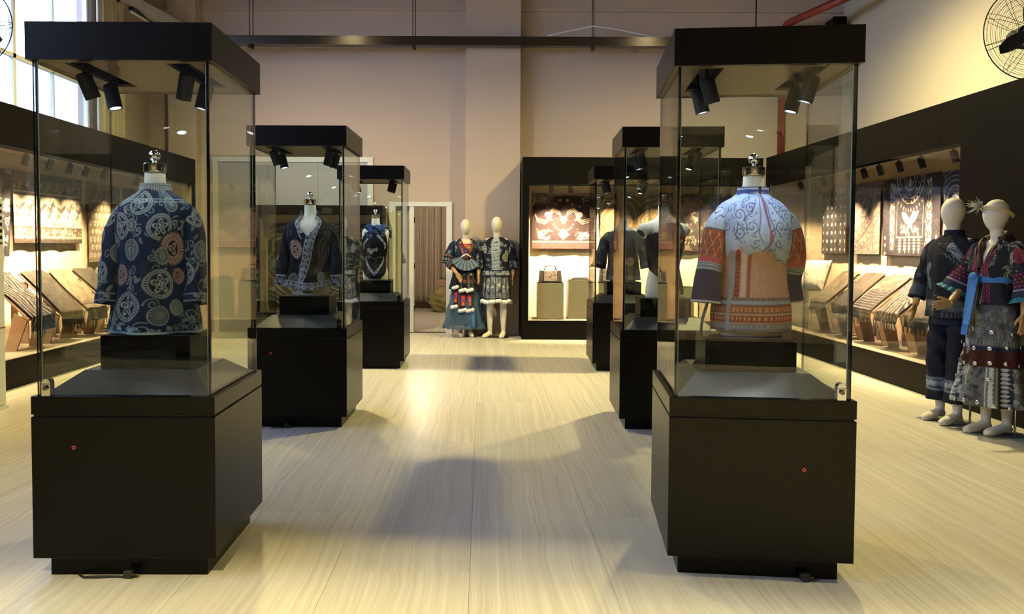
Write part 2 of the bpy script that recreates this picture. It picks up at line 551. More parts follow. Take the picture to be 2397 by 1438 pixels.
            s.petals(cx, cy, R * 0.38, 8, c); s.disc(cx, cy, R * 0.12, bgc)
    def scrolls(s, seed, n, rmin, rmax, c, x0=None, x1=None, y0=0.0, y1=None, a=0.9, leaf=True):
        rg = random.Random(seed)
        x0 = -s.w / 2 if x0 is None else x0; x1 = s.w / 2 if x1 is None else x1; y1 = s.h if y1 is None else y1
        for _ in range(n):
            x, y, r = rg.uniform(x0, x1), rg.uniform(y0, y1), rg.uniform(rmin, rmax)
            ph, d = rg.uniform(0, 6.28), rg.choice((-1, 1))
            s.spiral(x, y, r, rg.uniform(1.0, 1.9), max(s.res * 1.1, r * 0.10), c, ph, d, a)
            if leaf:
                for q in range(2):
                    an = rg.uniform(0, 6.28)
                    s.leaf(x + r * math.cos(an), y + r * math.sin(an), r * 1.3, r * 0.26, an + rg.uniform(-0.6, 0.6), c, a * 0.8, s.bg)
    def get(s, x, y):
        i = np.clip(np.round((x + s.w / 2) / s.res).astype(int), 0, s.nx - 1); j = np.clip(np.round(y / s.res).astype(int), 0, s.ny - 1)
        return s.im[j, i]

INDIGO = (0.012, 0.022, 0.060); DEEP = (0.006, 0.009, 0.020); INK = (0.010, 0.010, 0.014)
PALE = (0.42, 0.46, 0.46); CREAM = (0.58, 0.54, 0.44); SKY = (0.30, 0.38, 0.55); GREY = (0.20, 0.22, 0.25)

def smooth_interp(zs, ks, n):
    """ks: list of rows (z, ...): rows resampled at n heights with smooth easing"""
    ks = np.asarray(ks, float)
    z = np.linspace(ks[0, 0], ks[-1, 0], n)
    out = [z]
    t = ks[:, 0]
    for c in range(1, ks.shape[1]):
        y = ks[:, c]
        m_ = np.gradient(y, t)
        idx = np.clip(np.searchsorted(t, z, side='right') - 1, 0, len(t) - 2)
        hh = t[idx + 1] - t[idx]; u = (z - t[idx]) / hh
        h00 = 2 * u ** 3 - 3 * u ** 2 + 1; h10 = u ** 3 - 2 * u ** 2 + u; h01 = -2 * u ** 3 + 3 * u ** 2; h11 = u ** 3 - u ** 2
        out.append(h00 * y[idx] + h10 * hh * m_[idx] + h01 * y[idx + 1] + h11 * hh * m_[idx + 1])
    return out

def shell(name, ks, dye, mats, nu=120, nv=80, R=0.165, z_off=0.0, folds=(), gap=None, parent=None, loc=None, rz=0.0, seed=1, hem=0.015, p=2.3, crumple=0.004, zfun=None, keep=None):
    """garment body: stacked super-ellipse rings. ks rows (z, cx, cy, rx, ry); angle 0 faces -Y.
    folds: (count, amplitude at the bottom, phase, power) ; gap: angle half width left open at the front"""
    z, cx_, cy_, rx, ry = smooth_interp(None, ks, nv)
    g0 = gap if gap else 0.0
    wrap = not gap
    an = np.linspace(-PI + g0, PI - g0, nu, endpoint=not wrap)
    if gap: an = an + PI; an = np.where(an > PI, an - 2 * PI, an); 
    A, Z = np.meshgrid(an, z)
    t = (Z - z[0]) / (z[-1] - z[0])
    off = np.zeros_like(A)
    rg = np.random.RandomState(seed)
    for (k, amp, ph, pw) in folds:
        off += amp * np.sin(k * A + ph + 0.8 * np.sin(3 * t + ph)) * (1 - t) ** pw
    for _ in range(7):
        kx, kz, ph = rg.randint(2, 9), rg.uniform(6, 26), rg.uniform(0, 6.28)
        off += crumple * rg.uniform(0.3, 1) * np.sin(kx * A + kz * Z + ph)
    sA, cA = np.sin(A), np.cos(A)
    e = 2.0 / p
    X = cx_[:, None] + (rx[:, None] + off) * np.sign(sA) * np.abs(sA) ** e
    Y = cy_[:, None] - (ry[:, None] + off) * np.sign(cA) * np.abs(cA) ** e
    ZZ = Z.copy()
    if zfun is not None: ZZ = ZZ + zfun(A, t)
    Pm = np.stack([X, Y, ZZ], -1)
    colr = dye.get(A * R, Z - z[0] + z_off) if dye is not None else None
    kp = keep(A * R, Z, A) if keep is not None else None
    if kp is not None: hem = 0
    if hem:
        inn = Pm[:1].copy(); inn[..., 0] = cx_[0] + (inn[..., 0] - cx_[0]) * (1 - hem / max(rx[0], .05)); inn[..., 1] = cy_[0] + (inn[..., 1] - cy_[0]) * (1 - hem / max(ry[0], .05))
        inn2 = inn.copy(); inn2[..., 2] += 0.04
        Pm = np.concatenate([inn2, inn, Pm], 0)
        if colr is not None: colr = np.concatenate([colr[:1], colr[:1], colr], 0)
    me = gridmesh(name, Pm, mats, wrap=wrap, colors=colr, keep=kp)
    o = link_mesh(name, me, parent, loc, rz)
    if kp is not None:
        s_ = o.modifiers.new('thickness', 'SOLIDIFY'); s_.thickness = 0.004; s_.offset = 1
    return o

def sleeve(name, path, radii, dye, mats, nu=48, nv=60, R=0.06, parent=None, loc=None, rz=0.0, flat=1.0, front=(0, -1, 0), seed=3, crumple=0.003, hem=0.012):
    """path runs from the cuff up to the shoulder; radii per path point"""
    ks = [(i, *p_, r) for i, (p_, r) in enumerate(zip(path, radii))]
    s_, x, y, z, r = smooth_interp(None, ks, nv)
    C = np.stack([x, y, z], -1)
    T = np.gradient(C, axis=0); T /= np.linalg.norm(T, axis=1)[:, None]
    F = np.array(front, float)[None, :] - T * (T @ np.array(front, float))[:, None]; F /= np.linalg.norm(F, axis=1)[:, None]
    S = np.cross(T, F)
    L = np.concatenate([[0], np.cumsum(np.linalg.norm(np.diff(C, axis=0), axis=1))])
    an = np.linspace(-PI, PI, nu, endpoint=False)
    rg = np.random.RandomState(seed)
    off = np.zeros((nv, nu))
    for _ in range(6):
        off += crumple * rg.uniform(0.3, 1) * np.sin(rg.randint(1, 6) * an[None, :] + rg.uniform(10, 45) * L[:, None] + rg.uniform(0, 6))
    rr = r[:, None] + off
    Pm = C[:, None, :] + F[:, None, :] * (rr * np.cos(an)[None, :] * flat)[..., None] + S[:, None, :] * (rr * np.sin(an)[None, :])[..., None]
    colr = dye.get(an[None, :] * R + 0 * L[:, None], L[:, None] + 0 * an[None, :]) if dye is not None else None
    if hem:
        inn = C[0] + (Pm[:1] - C[0]) * 0.86; inn2 = inn + T[0] * 0.05
        Pm = np.concatenate([inn2, inn, Pm], 0)
        if colr is not None: colr = np.concatenate([colr[:1], colr[:1], colr], 0)
    # close the shoulder end
    top = C[-1] + (Pm[-1:] - C[-1]) * 0.02 + T[-1] * r[-1] * 0.35
    mid = C[-1] + (Pm[-1:] - C[-1]) * 0.7 + T[-1] * r[-1] * 0.28
    Pm = np.concatenate([Pm, mid, top], 0)
    if colr is not None: colr = np.concatenate([colr, colr[-1:], colr[-1:]], 0)
    me = gridmesh(name, Pm, mats, wrap=True, colors=colr, flip=True)
    return link_mesh(name, me, parent, loc, rz)

def sheet(name, w_, h_, dye, mats, nx, ny, shape, parent=None, loc=None, rz=0.0):
    """rectangular cloth; shape(U, V) -> X, Y, Z with U in [-w/2, w/2] and V in [0, h]"""
    U, V = np.meshgrid(np.linspace(-w_ / 2, w_ / 2, nx), np.linspace(0, h_, ny))
    X, Y, Z = shape(U, V)
    me = gridmesh(name, np.stack([X, Y, Z], -1), mats, colors=dye.get(U, V) if dye is not None else None)
    o = link_mesh(name, me, parent, loc, rz)
    s_ = o.modifiers.new('thickness', 'SOLIDIFY'); s_.thickness = 0.004; s_.offset = 0
    return o

# ================================================================== the hall
XL, XR, YB, YR, ZC = -5.45, 5.82, 13.58, -4.2, 6.6
# floor slab with laminate planks laid along the room
fl_ = struct(MB().box(XL - .2, XR + .2, YR - .2, 19.4, -0.20, -0.008).build('floor', M['joint']))
PW, PL = 0.60, 2.40
proto_pl = {}
xs = np.arange(XL, XR, PW)
for ci, x in enumerate(xs):
    y = YR - (ci * 0.83) % PL
    while y < YB:
        a, b = max(y, YR), min(y + PL, YB)
        wd = min(PW, XR - x)
        if b - a > 0.05 and wd > 0.05:
            key = (round(b - a, 3), round(wd, 3))
            if key not in proto_pl:
                proto_pl[key] = MB().box(0.0007, wd - 0.0007, 0.0008, b - a - 0.0008, -0.008, 0.0).mesh('plank', M['floor'])
            o = bpy.data.objects.new('plank', proto_pl[key]); COL.objects.link(o); o.parent = fl_; o.location = (x, a, 0)
        y += PL
struct(MB().box(XL - .2, XR + .2, YR - .2, 19.4, ZC, ZC + .2).build('ceiling', M['ceiling']))
# back wall with the doorway  (opening x -1.46..-0.57, z 0..2.09)
DX0, DX1, DZ = -1.46, -0.57, 2.09
wb = MB().box(XL - .2, DX0, YB, YB + .2, 0, ZC).box(DX1, XR + .2, YB, YB + .2, 0, ZC).box(DX0, DX1, YB, YB + .2, DZ, ZC)
wb = struct(wb.build('wall_back', M['wall']))
struct(MB().box(-0.285, 0.585, 13.30, YB, 0, ZC).build('wall_back_pier', M['wall'], wb))
struct(MB().box(-5.05, -4.60, 13.36, YB, 0, ZC).build('wall_back_pier', M['wall'], wb))
struct(MB().box(XL, XR, 13.545, YB, 5.22, 5.27).build('wall_back_ledge', M['wall'], wb))
# left wall with two window openings
wl = MB().box(XL - .2, XL, YR - .2, YB + .2, 0, 2.95).box(XL - .2, XL, YR - .2, YB + .2, 5.5, ZC)
ys = [YR - .2, WINDOWS[1][0], WINDOWS[1][1], WINDOWS[0][0], WINDOWS[0][1], YB + .2]
for a, b in ((ys[0], ys[1]), (ys[2], ys[3]), (ys[4], ys[5])): wl.box(XL - .2, XL, a, b, 2.95, 5.5)
struct(wl.build('wall_left', M['wall']))
struct(MB().box(XR, XR + .2, YR - .2, YB + .2, 0, ZC).build('wall_right', M['cream']))
struct(MB().box(XL - .2, XR + .2, YR - .2, YR, 0, ZC).build('wall_rear', M['dark_wall']))
# windows
for wi, (a, b) in enumerate(WINDOWS):
    root = struct(MB().box(XL - .09, XL - .03, a, b, 2.95, 3.01).box(XL - .09, XL - .03, a, b, 5.44, 5.5).box(XL - .09, XL - .03, a, a + .06, 3.01, 5.44).box(XL - .09, XL - .03, b - .06, b, 3.01, 5.44).build('window_%d' % (wi + 1), M['white']))
    n = int(round((b - a) / 0.87)); st = (b - a - .12) / n
    for k in range(n):
        y0 = a + .06 + k * st
        MB().box(XL - .065, XL - .059, y0 + .02, y0 + st - .02, 3.01, 5.44).build('pane', M['winglass'], root)
        if k: MB().box(XL - .085, XL - .035, y0 - (.03 if k % 2 == 0 else .012), y0 + (.03 if k % 2 == 0 else .012), 3.01, 5.44).build('mullion', M['white'], root)
    MB().box(XL - .085, XL - .035, a + .06, b - .06, 3.60, 3.65).build('transom', M['white'], root)
struct(MB().box(-80, XL - 1.0, -80, 90, -4.2, -4.0).build('ground_outside', pm('asphalt', (.10, .10, .095), rough=.9)))
# skirting along the back wall
struct(MB().box(DX1 + .10, -0.285, YB - .015, YB, 0, .10).build('baseboard_back', M['wall']))
struct(MB().box(-0.29, 0.59, 13.285, 13.30, 0, .10).build('baseboard_pier', M['wall']))
# doorway: white casing, narrow side light, threshold strip
dr = struct(MB().box(DX0 - .07, DX0 + .03, YB - .03, YB + .20, 0, DZ - .02).box(DX1 - .03, DX1 + .07, YB - .03, YB + .20, 0, DZ - .02)
            .box(DX0 - .07, DX1 + .07, YB - .03, YB + .20, DZ - .02, DZ + .05).build('door_1', M['white']))
MB().box(-1.20, -1.13, YB - .02, YB + .19, 0, DZ - .02).build('door_post', M['white'], dr)
MB().box(-1.43, -1.20, YB + .06, YB + .10, 0.0, DZ - .02).build('side_panel', M['curtain'], dr)
MB().box(-1.335, -1.315, YB + .045, YB + .06, 0.9, 1.95).build('door_seal', M['white'], dr)
for z in (0.35, 1.05, 1.8): MB().box(-1.128, -1.115, YB - .012, YB + .02, z, z + .09).build('hinge', M['steel'], dr)
MB().box(DX0, DX1, YB - .02, YB + .06, 0.0, 0.008).build('threshold', M['steel'], dr)
# store room behind the door
struct(MB().box(-3.2, 1.2, 19.2, 19.4, 0, 3.0).box(-3.3, -3.2, YB + .2, 19.4, 0, 3.0).box(1.2, 1.3, YB + .2, 19.4, 0, 3.0).build('wall_store', M['wall']))
struct(MB().box(-3.3, 1.3, YB + .2, 19.4, 3.0, 3.1).build('ceiling_store', M['wall']))
struct(MB().box(-3.2, 1.2, YB, 19.2, -0.008, 0.0).build('floor_store', M['floor']))
# old wide doorway on the back wall, closed with grey boards, white frame
fr = struct(MB().box(-4.42, -1.80, YB - .035, YB, 2.78, 2.86).build('door_2', M['white']))
for x in (-4.36, -1.84): MB().box(x - .045, x + .045, YB - .035, YB, 0, 2.78).build('door_post', M['white'], fr)
for k in range(3): MB().box(-4.315 + k * .81 + .002, -4.315 + (k + 1) * .81 - .002, YB - .015, YB, 0, 2.78).build('door_board', M['grey_panel'], fr)

# ------------------------------------------------------------------ hall lamps (metal high-bay reflectors)
def hall_lamp(x, y, z, label, power=1.0, size=156, blend=1.0):
    t = thing('ceiling_lamp', label, 'lamp', (x, y, z), 0, 'high-bay lamps')
    MB().lathe([(.05, .42), (.09, .40), (.10, .22), (.12, .20), (.26, .02), (.27, 0.0), (.262, 0.0), (.25, .02), (.11, .19), (.02, .19)], 28, m=0).build('reflector', M['steel'], t, True)
    MB().tube([(0, 0, .40), (0, 0, ZC - z)], .012, 8).build('rod', M['steel'], t)
    MB().ball((0, 0, .0), .06, .06, .09).build('bulb', M['bulb'], t, True)
    d = bpy.data.lights.new('hall_light', 'SPOT'); d.energy = HALL_W * power; d.color = WARM; d.spot_size = math.radians(size); d.spot_blend = blend; d.shadow_soft_size = 0.13
    o = bpy.data.objects.new('hall_light', d); COL.objects.link(o); o.parent = t; o.location = (0, 0, -0.23)
    return t
hall_lamp(-2.6, 9.6, 5.66, 'steel high-bay lamp above the left row of glass cases', .82)
hall_lamp(3.2, 9.6, 5.66, 'steel high-bay lamp above the right row of glass cases', 1.15)
hall_lamp(4.7, 2.4, 5.75, 'deep steel high-bay lamp added to light the right aisle near the fan', .32, 82, .35)  # unseen lamp, added to light the right mannequins and floor from the front
hall_lamp(-1.0, -2.6, 6.0, 'deep steel high-bay lamp behind the camera on the window side', 2.4, 97, .12)
hall_lamp(3.6, -2.8, 6.0, 'deep steel high-bay lamp behind the camera on the cream wall side', 2.2, 97, .12)

# store room: unseen lamp added to light it
t = thing('ceiling_lamp', 'round opal lamp added to light the store room', 'lamp', (-1.2, 16.0, 3.0))
MB().lathe([(.14, -.06), (.16, -.03), (.16, 0)], 24).build('shade', M['opal'], t, True)
d = bpy.data.lights.new('store_light', 'POINT'); d.energy = 110; d.color = (1, .86, .66); d.shadow_soft_size = .15
o = bpy.data.objects.new('store_light', d); COL.objects.link(o); o.parent = t; o.location = (0, 0, -.25)

# ------------------------------------------------------------------ wall display cabinets
GLOWS = []
def spot_head(parent, pos, direction, mats, L=.115, r=.032, name='spotlight', power=0.0, color=COOL, cone=60, stem_to=None, lens=True, n=16):
    d = Vector(direction).normalized()
    p = Vector(pos)
    q = d.to_track_quat('-Z', 'Y').to_matrix().to_4x4()
    mb = MB().lathe([(r * .85, .0), (r, -.006), (r, -L), (r * .8, -L), (r * .8, -L + .012)], n)
    mb.xf(Matrix.Translation(p) @ q)
    o = mb.build(name, M['matt'], parent)
    if lens:
        l = MB().lathe([(r * .74, -L + .005), (r * .74, -L + .012)], n); l.xf(Matrix.Translation(p) @ q); l.build('lens', mats, o)
    if stem_to is not None:
        MB().tube([stem_to, p + d * .02], .009, 8).build('bracket', M['matt'], o)
    if power:
        ld = bpy.data.lights.new('spot_light', 'SPOT'); ld.energy = power; ld.color = color; ld.spot_size = math.radians(cone); ld.spot_blend = 1.0; ld.shadow_soft_size = 0.02
        lo = bpy.data.objects.new('spot_light', ld); COL.objects.link(lo); lo.parent = parent
        lo.matrix_local = Matrix.Translation(p + d * (L + .006)) @ q
    return o

def cabinet(label, loc, rz, length, openings, depth=.85, z0=.29, z1=2.37, top=2.78, spots=(), aim_z=.93, panel_w=1.2, power=1.0, pane_w=1.45, name='display_cabinet', spot_y=.30):
    """local x runs along the front, +y into the depth; the front plane is y = 0"""
    t = thing(name, label, 'display cabinet', loc, rz)
    lz = z1 + .09
    def pieces(a, b, za, zb, nm):
        n = max(1, int(round((b - a) / panel_w)))
        for k in range(n):
            x0 = a + (b - a) * k / n; x1 = a + (b - a) * (k + 1) / n
            MB().box(x0 + .0012, x1 - .0012, 0, .03, za, zb).build(nm, M['facade'], t)
    pieces(0, length, 0, z0, 'plinth_panel')
    pieces(0, length, z1, top, 'header_panel')
    edges = [0] + [q for ab in openings for q in ab] + [length]
    for k in range(0, len(edges), 2):
        if edges[k + 1] - edges[k] > .02: pieces(edges[k], edges[k + 1], z0, z1, 'side_panel')
    MB().box(0, length, .03, depth, top - .03, top).build('top_board', M['facade'], t)
    for e in (0, length):
        s = 0 if e == 0 else -.03
        MB().box(e + s, e + s + .03, .03, depth, 0, top - .03).build('end_board', M['facade'], t)
    for (a, b) in openings:
        MB().box(a, b, depth - .03, depth, z0, lz).build('back_board', M['tan'], t)
        MB().box(a, b, .03, depth - .03, z0 - .03, z0).build('deck', M['deck_board'], t)
        MB().box(a, b, .03, depth - .03, lz, lz + .02).build('lining', M['tan'], t)
        for e in (a, b):
            s = -.025 if e == a else 0
            MB().box(e + s, e + s + .025, .03, depth - .03, z0, lz).build('cheek_board', M['tan'], t)
        MB().box(a, b, .06, .075, z1 - .02, lz).build('valance', M['facade'], t)
        n = max(1, int(round((b - a) / pane_w)))
        for k in range(n):
            x0 = a + (b - a) * k / n + .0015; x1 = a + (b - a) * (k + 1) / n - .0015
            MB().box(x0, x1, .010, .018, z0 + .002, z1 - .002).build('glass_pane', M['glass'], t)
        MB().box(a + .05, b - .05, spot_y - .02, spot_y + .02, lz - .025, lz).build('track', M['matt'], t)
    for sx in spots:
        p = (sx, spot_y, lz - .08)
        spot_head(t, p, (0.0, depth - .05 - spot_y, aim_z - (lz - .08)), M['led_warm'], L=.12, r=.034, power=SHOW_W * power, color=AMBER, cone=88, stem_to=(sx, spot_y, lz - .02), n=12)
    return t

CAB_R = cabinet('long dark wall display along the cream right wall', (4.28, 12.60, 0), -PI / 2, 15.6, [(.10, 5.12)], spots=(.55, 1.35, 2.15, 2.55, 2.95, 3.40, 3.86, 4.47), power=1.2)
CAB_L = cabinet('long dark wall display under the bright window', (-4.60, -1.6, 0), PI / 2, 14.9, [(7.0, 14.8)], spots=(7.9, 8.9, 9.6, 10.55, 11.05, 11.5, 11.9, 12.4, 13.4, 14.3), power=1.2)
CAB_B = cabinet('dark display cabinet on the back wall beside the pier', (0.60, 12.63, 0), 0, 3.65, [(.10, 3.55)], spots=(.46, .76, 1.45, 2.2, 2.95), depth=.80, power=1.8)
CAB_REAR = cabinet('dark display cabinet on the wall behind the camera', (3.4, -3.2, 0), PI, 7.0, [(.3, 6.7)], spots=(1.2, 2.3, 3.5, 4.7, 5.8), depth=.85, power=1.0)
CAB_LOW = cabinet('low dark cabinet on the back wall left of the doorway', (-3.66, 13.14, 0), 0, 2.07, [(.12, 1.95)], depth=.42, z0=.35, z1=1.93, top=2.06, spots=(), pane_w=2.0)

# ================================================================== free-standing glass cases
CW, CD = 0.77, 0.78
def display_case(label, x, y, rz, lock_side, button, spots_on=1.0, spots_x=(.215, .215), heads=(-.22, .05), tilt=1.0):
    t = thing('display_case', label, 'display case', (x, y, 0), rz, 'free-standing glass display cases')
    hx, hy = CW / 2, CD / 2
    MB().box(-hx + .05, hx - .05, -hy + .05, hy - .05, 0, .09).build('plinth', M['black'], t, bevel=.0015)
    MB().box(-hx, hx, -hy, hy, .09, .694).build('base', M['black'], t, bevel=.002)
    MB().box(-hx + .008, hx - .008, -hy + .008, hy - .008, .694, .703).build('shadow_gap', M['matt'], t)
    MB().box(-hx, hx, -hy, hy, .703, .78).build('top_rail', M['black'], t, bevel=.002)
    g = .02; z0, z1 = .78, 2.185; th = .010
    def pane(x0, x1, y0, y1, axis):
        mb = MB().box(x0, x1, y0, y1, z0, z1)
        # faces: bottom, top, y0, x1, y1, x0
        mb.m = [1, 1, 0, 1, 0, 1] if axis == 'y' else [1, 1, 1, 0, 1, 0]
        mb.build('glass_pane', [M['glass'], M['edge']], t)
    pane(-hx + g, hx - g, -hy + g, -hy + g + th, 'y')
    pane(-hx + g, hx - g, hy - g - th, hy - g, 'y')
    pane(-hx + g, -hx + g + th, -hy + g + th, hy - g - th, 'x')
    pane(hx - g - th, hx - g, -hy + g + th, hy - g - th, 'x')
    # black seal down the front corners
    for sx in (-1, 1):
        MB().box(sx * (hx - g - th) - .004, sx * (hx - g - th) + .004, -hy + g + th, -hy + g + th + .008, z0, z1).build('corner_seal', M['edge'], t)
        MB().box(sx * (hx - g - th - .0055) - .0015, sx * (hx - g - th - .0055) + .0015, -hy + g + th, -hy + g + th + .004, z0, z1).build('glint_strip', M['edge_glint'], t)  # pale strip paints the highlight along the glass corner
    # roof box with light slots in its lining
    rf = MB().box(-hx, hx, -hy, hy, 2.335, 2.34)
    for (a, b, c, d_) in ((-hx, hx, -hy, -hy + .012), (-hx, hx, hy - .012, hy), (-hx, -hx + .012, -hy + .012, hy - .012), (hx - .012, hx, -hy + .012, hy - .012)):
        rf.box(a, b, c, d_, 2.185, 2.335)
    rf.build('roof', M['black'], t)
    lin = MB(); sl = .05; ix = hx - .012; iy = hy - .012; ya, yb = -.31, .22
    xs_ = [-ix, -spots_x[0] - sl, -spots_x[0] + sl, spots_x[1] - sl, spots_x[1] + sl, ix]
    for k in (0, 2, 4): lin.box(xs_[k], xs_[k + 1], -iy, iy, 2.188, 2.20)
    for k in (1, 3): lin.box(xs_[k], xs_[k + 1], -iy, ya, 2.188, 2.20).box(xs_[k], xs_[k + 1], yb, iy, 2.188, 2.20)
    lin.build('roof_lining', M['under'], t)
    for k in (1, 3):
        MB().box(xs_[k], xs_[k + 1], ya, yb, 2.232, 2.24).box(xs_[k], xs_[k] + .004, ya, yb, 2.20, 2.232).box(xs_[k + 1] - .004, xs_[k + 1], ya, yb, 2.20, 2.232).build('light_slot', M['matt'], t)
    for sx, xx in ((-1, -spots_x[0]), (1, spots_x[1])):
        for q, yy in enumerate(heads):
            p = Vector((xx + sx * .012, yy, 2.165))
            tgt = Vector((0.02 * sx, 0.0, 1.45 - .12 * q))
            d_ = (tgt - p); d_ = Vector((d_.x, d_.y * tilt, d_.z))
            spot_head(t, p, d_, M['led'], L=.115, r=.033, power=CASE_W * spots_on, color=COOL, cone=58, stem_to=(p.x, p.y, 2.235))
    # sloped deck and riser block
    a, b, h = .35, .345, .085; ia, ib = .245, .20
    MB().hexa([(-a, -b, .78), (a, -b, .78), (a, b, .78), (-a, b, .78), (-ia, -ib, .78 + h), (ia, -ib, .78 + h), (ia, ib, .78 + h), (-ia, ib, .78 + h)]).build('deck', M['deck'], t)
    MB().box(-.20, .20, -.145, .17, .865, 1.012).build('riser', M['black'], t, bevel=.0015)
    # lock on the glass and the red key cap on the base
    s = lock_side
    lk = MB().box(s * .325 - .018, s * .325 + .018, -hy + g - .012, -hy + g + .026, .780, .835).tube([(s * .325, -hy + g - .012, .835), (s * .325, -hy + g + .026, .835)], .018, 16).build('lock', M['chrome'], t)
    MB().tube([(s * .325, -hy + g - .022, .815), (s * .325, -hy + g - .014, .815)], .010, 12).build('key_barrel', M['steel'], lk)
    if button:
        bt = MB().tube([(button[0], -hy - .006, button[1]), (button[0], -hy + .001, button[1])], .0085, 14).build('key_cap', M['redcap'], t)
        MB().ball((button[0], -hy - .007, button[1]), .004, .002, .004, 8, 6).build('key_slot', M['matt'], bt)
    return t
CASES = {}
CASES['L1'] = display_case('black glass case holding the long indigo medallion jacket', -1.517, 3.853, 0.012, -1, (-.205, .565), .38)
CASES['R1'] = display_case('black glass case holding the pale blue and red apron garment', 1.228, 3.870, -0.110, 1, (.175, .485), 1.25, tilt=.3)
CASES['L2'] = display_case('black glass case holding the open jacket with spiral borders', -1.430, 6.780, -0.012, 1, (-.205, .585), .3)
CASES['R2'] = display_case('black glass case holding the white torso in a black slanted dress', 1.468, 6.740, -0.055, 1, None, .7)
CASES['L3'] = display_case('black glass case holding the black apron with a blue scarf', -1.288, 9.905, 0.0, 1, None, .6)
CASES['R3'] = display_case('black glass case holding the wide-sleeved jacket, by the back display', 1.655, 9.800, -0.035, 1, None, .3)

def cable(label, pts, plug, r=.005):
    t = thing('power_cable', label, 'cable', pts[0])
    o0 = Vector(pts[0])
    MB().tube([Vector(p) - o0 for p in pts], r, 8).build('wire', M['pad'], t, True)
    q = Vector(plug) - o0
    MB().box(q.x - .02, q.x + .02, q.y - .014, q.y + .014, .0, .03).build('plug_body', M['pad'], t, bevel=.004)
    for k in (-1, 1): MB().box(q.x + .02, q.x + .036, q.y + k * .007 - .003, q.y + k * .007 + .003, .012, .018).build('plug_prong', M['steel'], t)
cable('black power cable and plug along the foot of the medallion jacket case', [(-1.72, 3.495, .006), (-1.69, 3.47, .006), (-1.62, 3.465, .012), (-1.56, 3.48, .006), (-1.52, 3.475, .006)], (-1.50, 3.472, 0))
cable('black power cable and plug at the foot of the spiral border jacket case', [(-1.66, 6.43, .006), (-1.63, 6.39, .006), (-1.58, 6.38, .012), (-1.54, 6.40, .006)], (-1.52, 6.40, 0))
cable('short black plug at the foot of the apron garment case', [(1.372, 3.535, .006), (1.374, 3.51, .012), (1.374, 3.50, .012)], (1.376, 3.475, 0))

# ================================================================== dress forms
FORM = [(0.0, 0, 0, .158, .112), (.06, 0, 0, .162, .116), (.14, 0, 0, .150, .108), (.24, 0, 0, .122, .092), (.34, 0, -.004, .138, .104), (.44, 0, -.010, .158, .118), (.52, 0, -.004, .168, .108), (.58, 0, 0, .170, .088), (.615, 0, .004, .140, .070), (.638, 0, .006, .085, .060), (.66, 0, .006, .058, .054), (.70, 0, .004, .051, .049), (.745, 0, .002, .048, .047)]
def dress_form(label, loc, rz=0, mat='form', arms=False, scale=1.0):
    t = thing('dress_form', label, 'dress form', loc, rz)
    rows = [(r[0] * scale, r[1], r[2], r[3] * scale * .94, r[4] * scale * .97) for r in FORM]
    z, cx_, cy_, rx, ry = smooth_interp(None, rows, 60)
    an = np.linspace(0, 2 * PI, 40, endpoint=False)
    bust = 1 + 0 * an
    P = np.stack([cx_[:, None] + rx[:, None] * np.cos(an)[None, :], cy_[:, None] + ry[:, None] * np.sin(an)[None, :], z[:, None] + 0 * an[None, :]], -1)
    P = np.concatenate([P[:1] * [.02, .02, 1], P, P[-1:] * [.02, .02, 1]], 0)
    link_mesh('torso', gridmesh('torso', P, M[mat], wrap=True), t)
    zt = .745 * scale
    cap = MB().lathe([(.050, zt), (.051, zt + .003), (.051, zt + .036), (.046, zt + .040), (.012, zt + .041), (.009, zt + .050), (.012, zt + .054)], 28).build('neck_cap', M['chrome'], t, True)
    es = cap.modifiers.new('e', 'EDGE_SPLIT'); es.split_angle = .6
    MB().ball((0, 0, zt + .076), .0265, n=20, r=14).build('finial', M['chrome'], t, True)
    for k in (-1, 1):
        if arms:
            MB().tube([(k * .125, .002, .555), (k * .185, 0, .545), (k * .215, -.006, .520)], [.060, .058, .046], 20).build('arm_stump', M[mat], t, True)
            MB().tube([(k * .213, -.006, .522), (k * .2185, -.0068, .5170)], .037, 20).build('arm_plate', M['navy'], t)
        else:
            MB().tube([(k * .125, 0, .525), (k * .150, 0, .522)], [.050, .040], 18).build('shoulder_plate', M[mat], t, True)
    return t

ZB = 1.012
L1P, R1P, L2P, L3P, R2P, R3P = (-1.525, 3.865, ZB), (1.262, 3.885, ZB), (-1.415, 6.80, ZB), (-1.285, 9.93, ZB), (1.47, 6.75, ZB), (1.66, 9.82, ZB)
dress_form('linen dress form with chrome finial inside the medallion jacket', L1P, .02)
dress_form('pale dress form with chrome finial inside the blue and red garment', R1P, .16)
dress_form('linen dress form under the open spiral border jacket', L2P, 0)
dress_form('linen dress form wearing the black apron and blue scarf', L3P, 0)
dress_form('white dress form with arm stumps wearing the slanted black dress', R2P, +.35, arms=True, scale=1.0)
dress_form('pale dress form inside the wide-sleeved dark jacket', R3P, -.05)

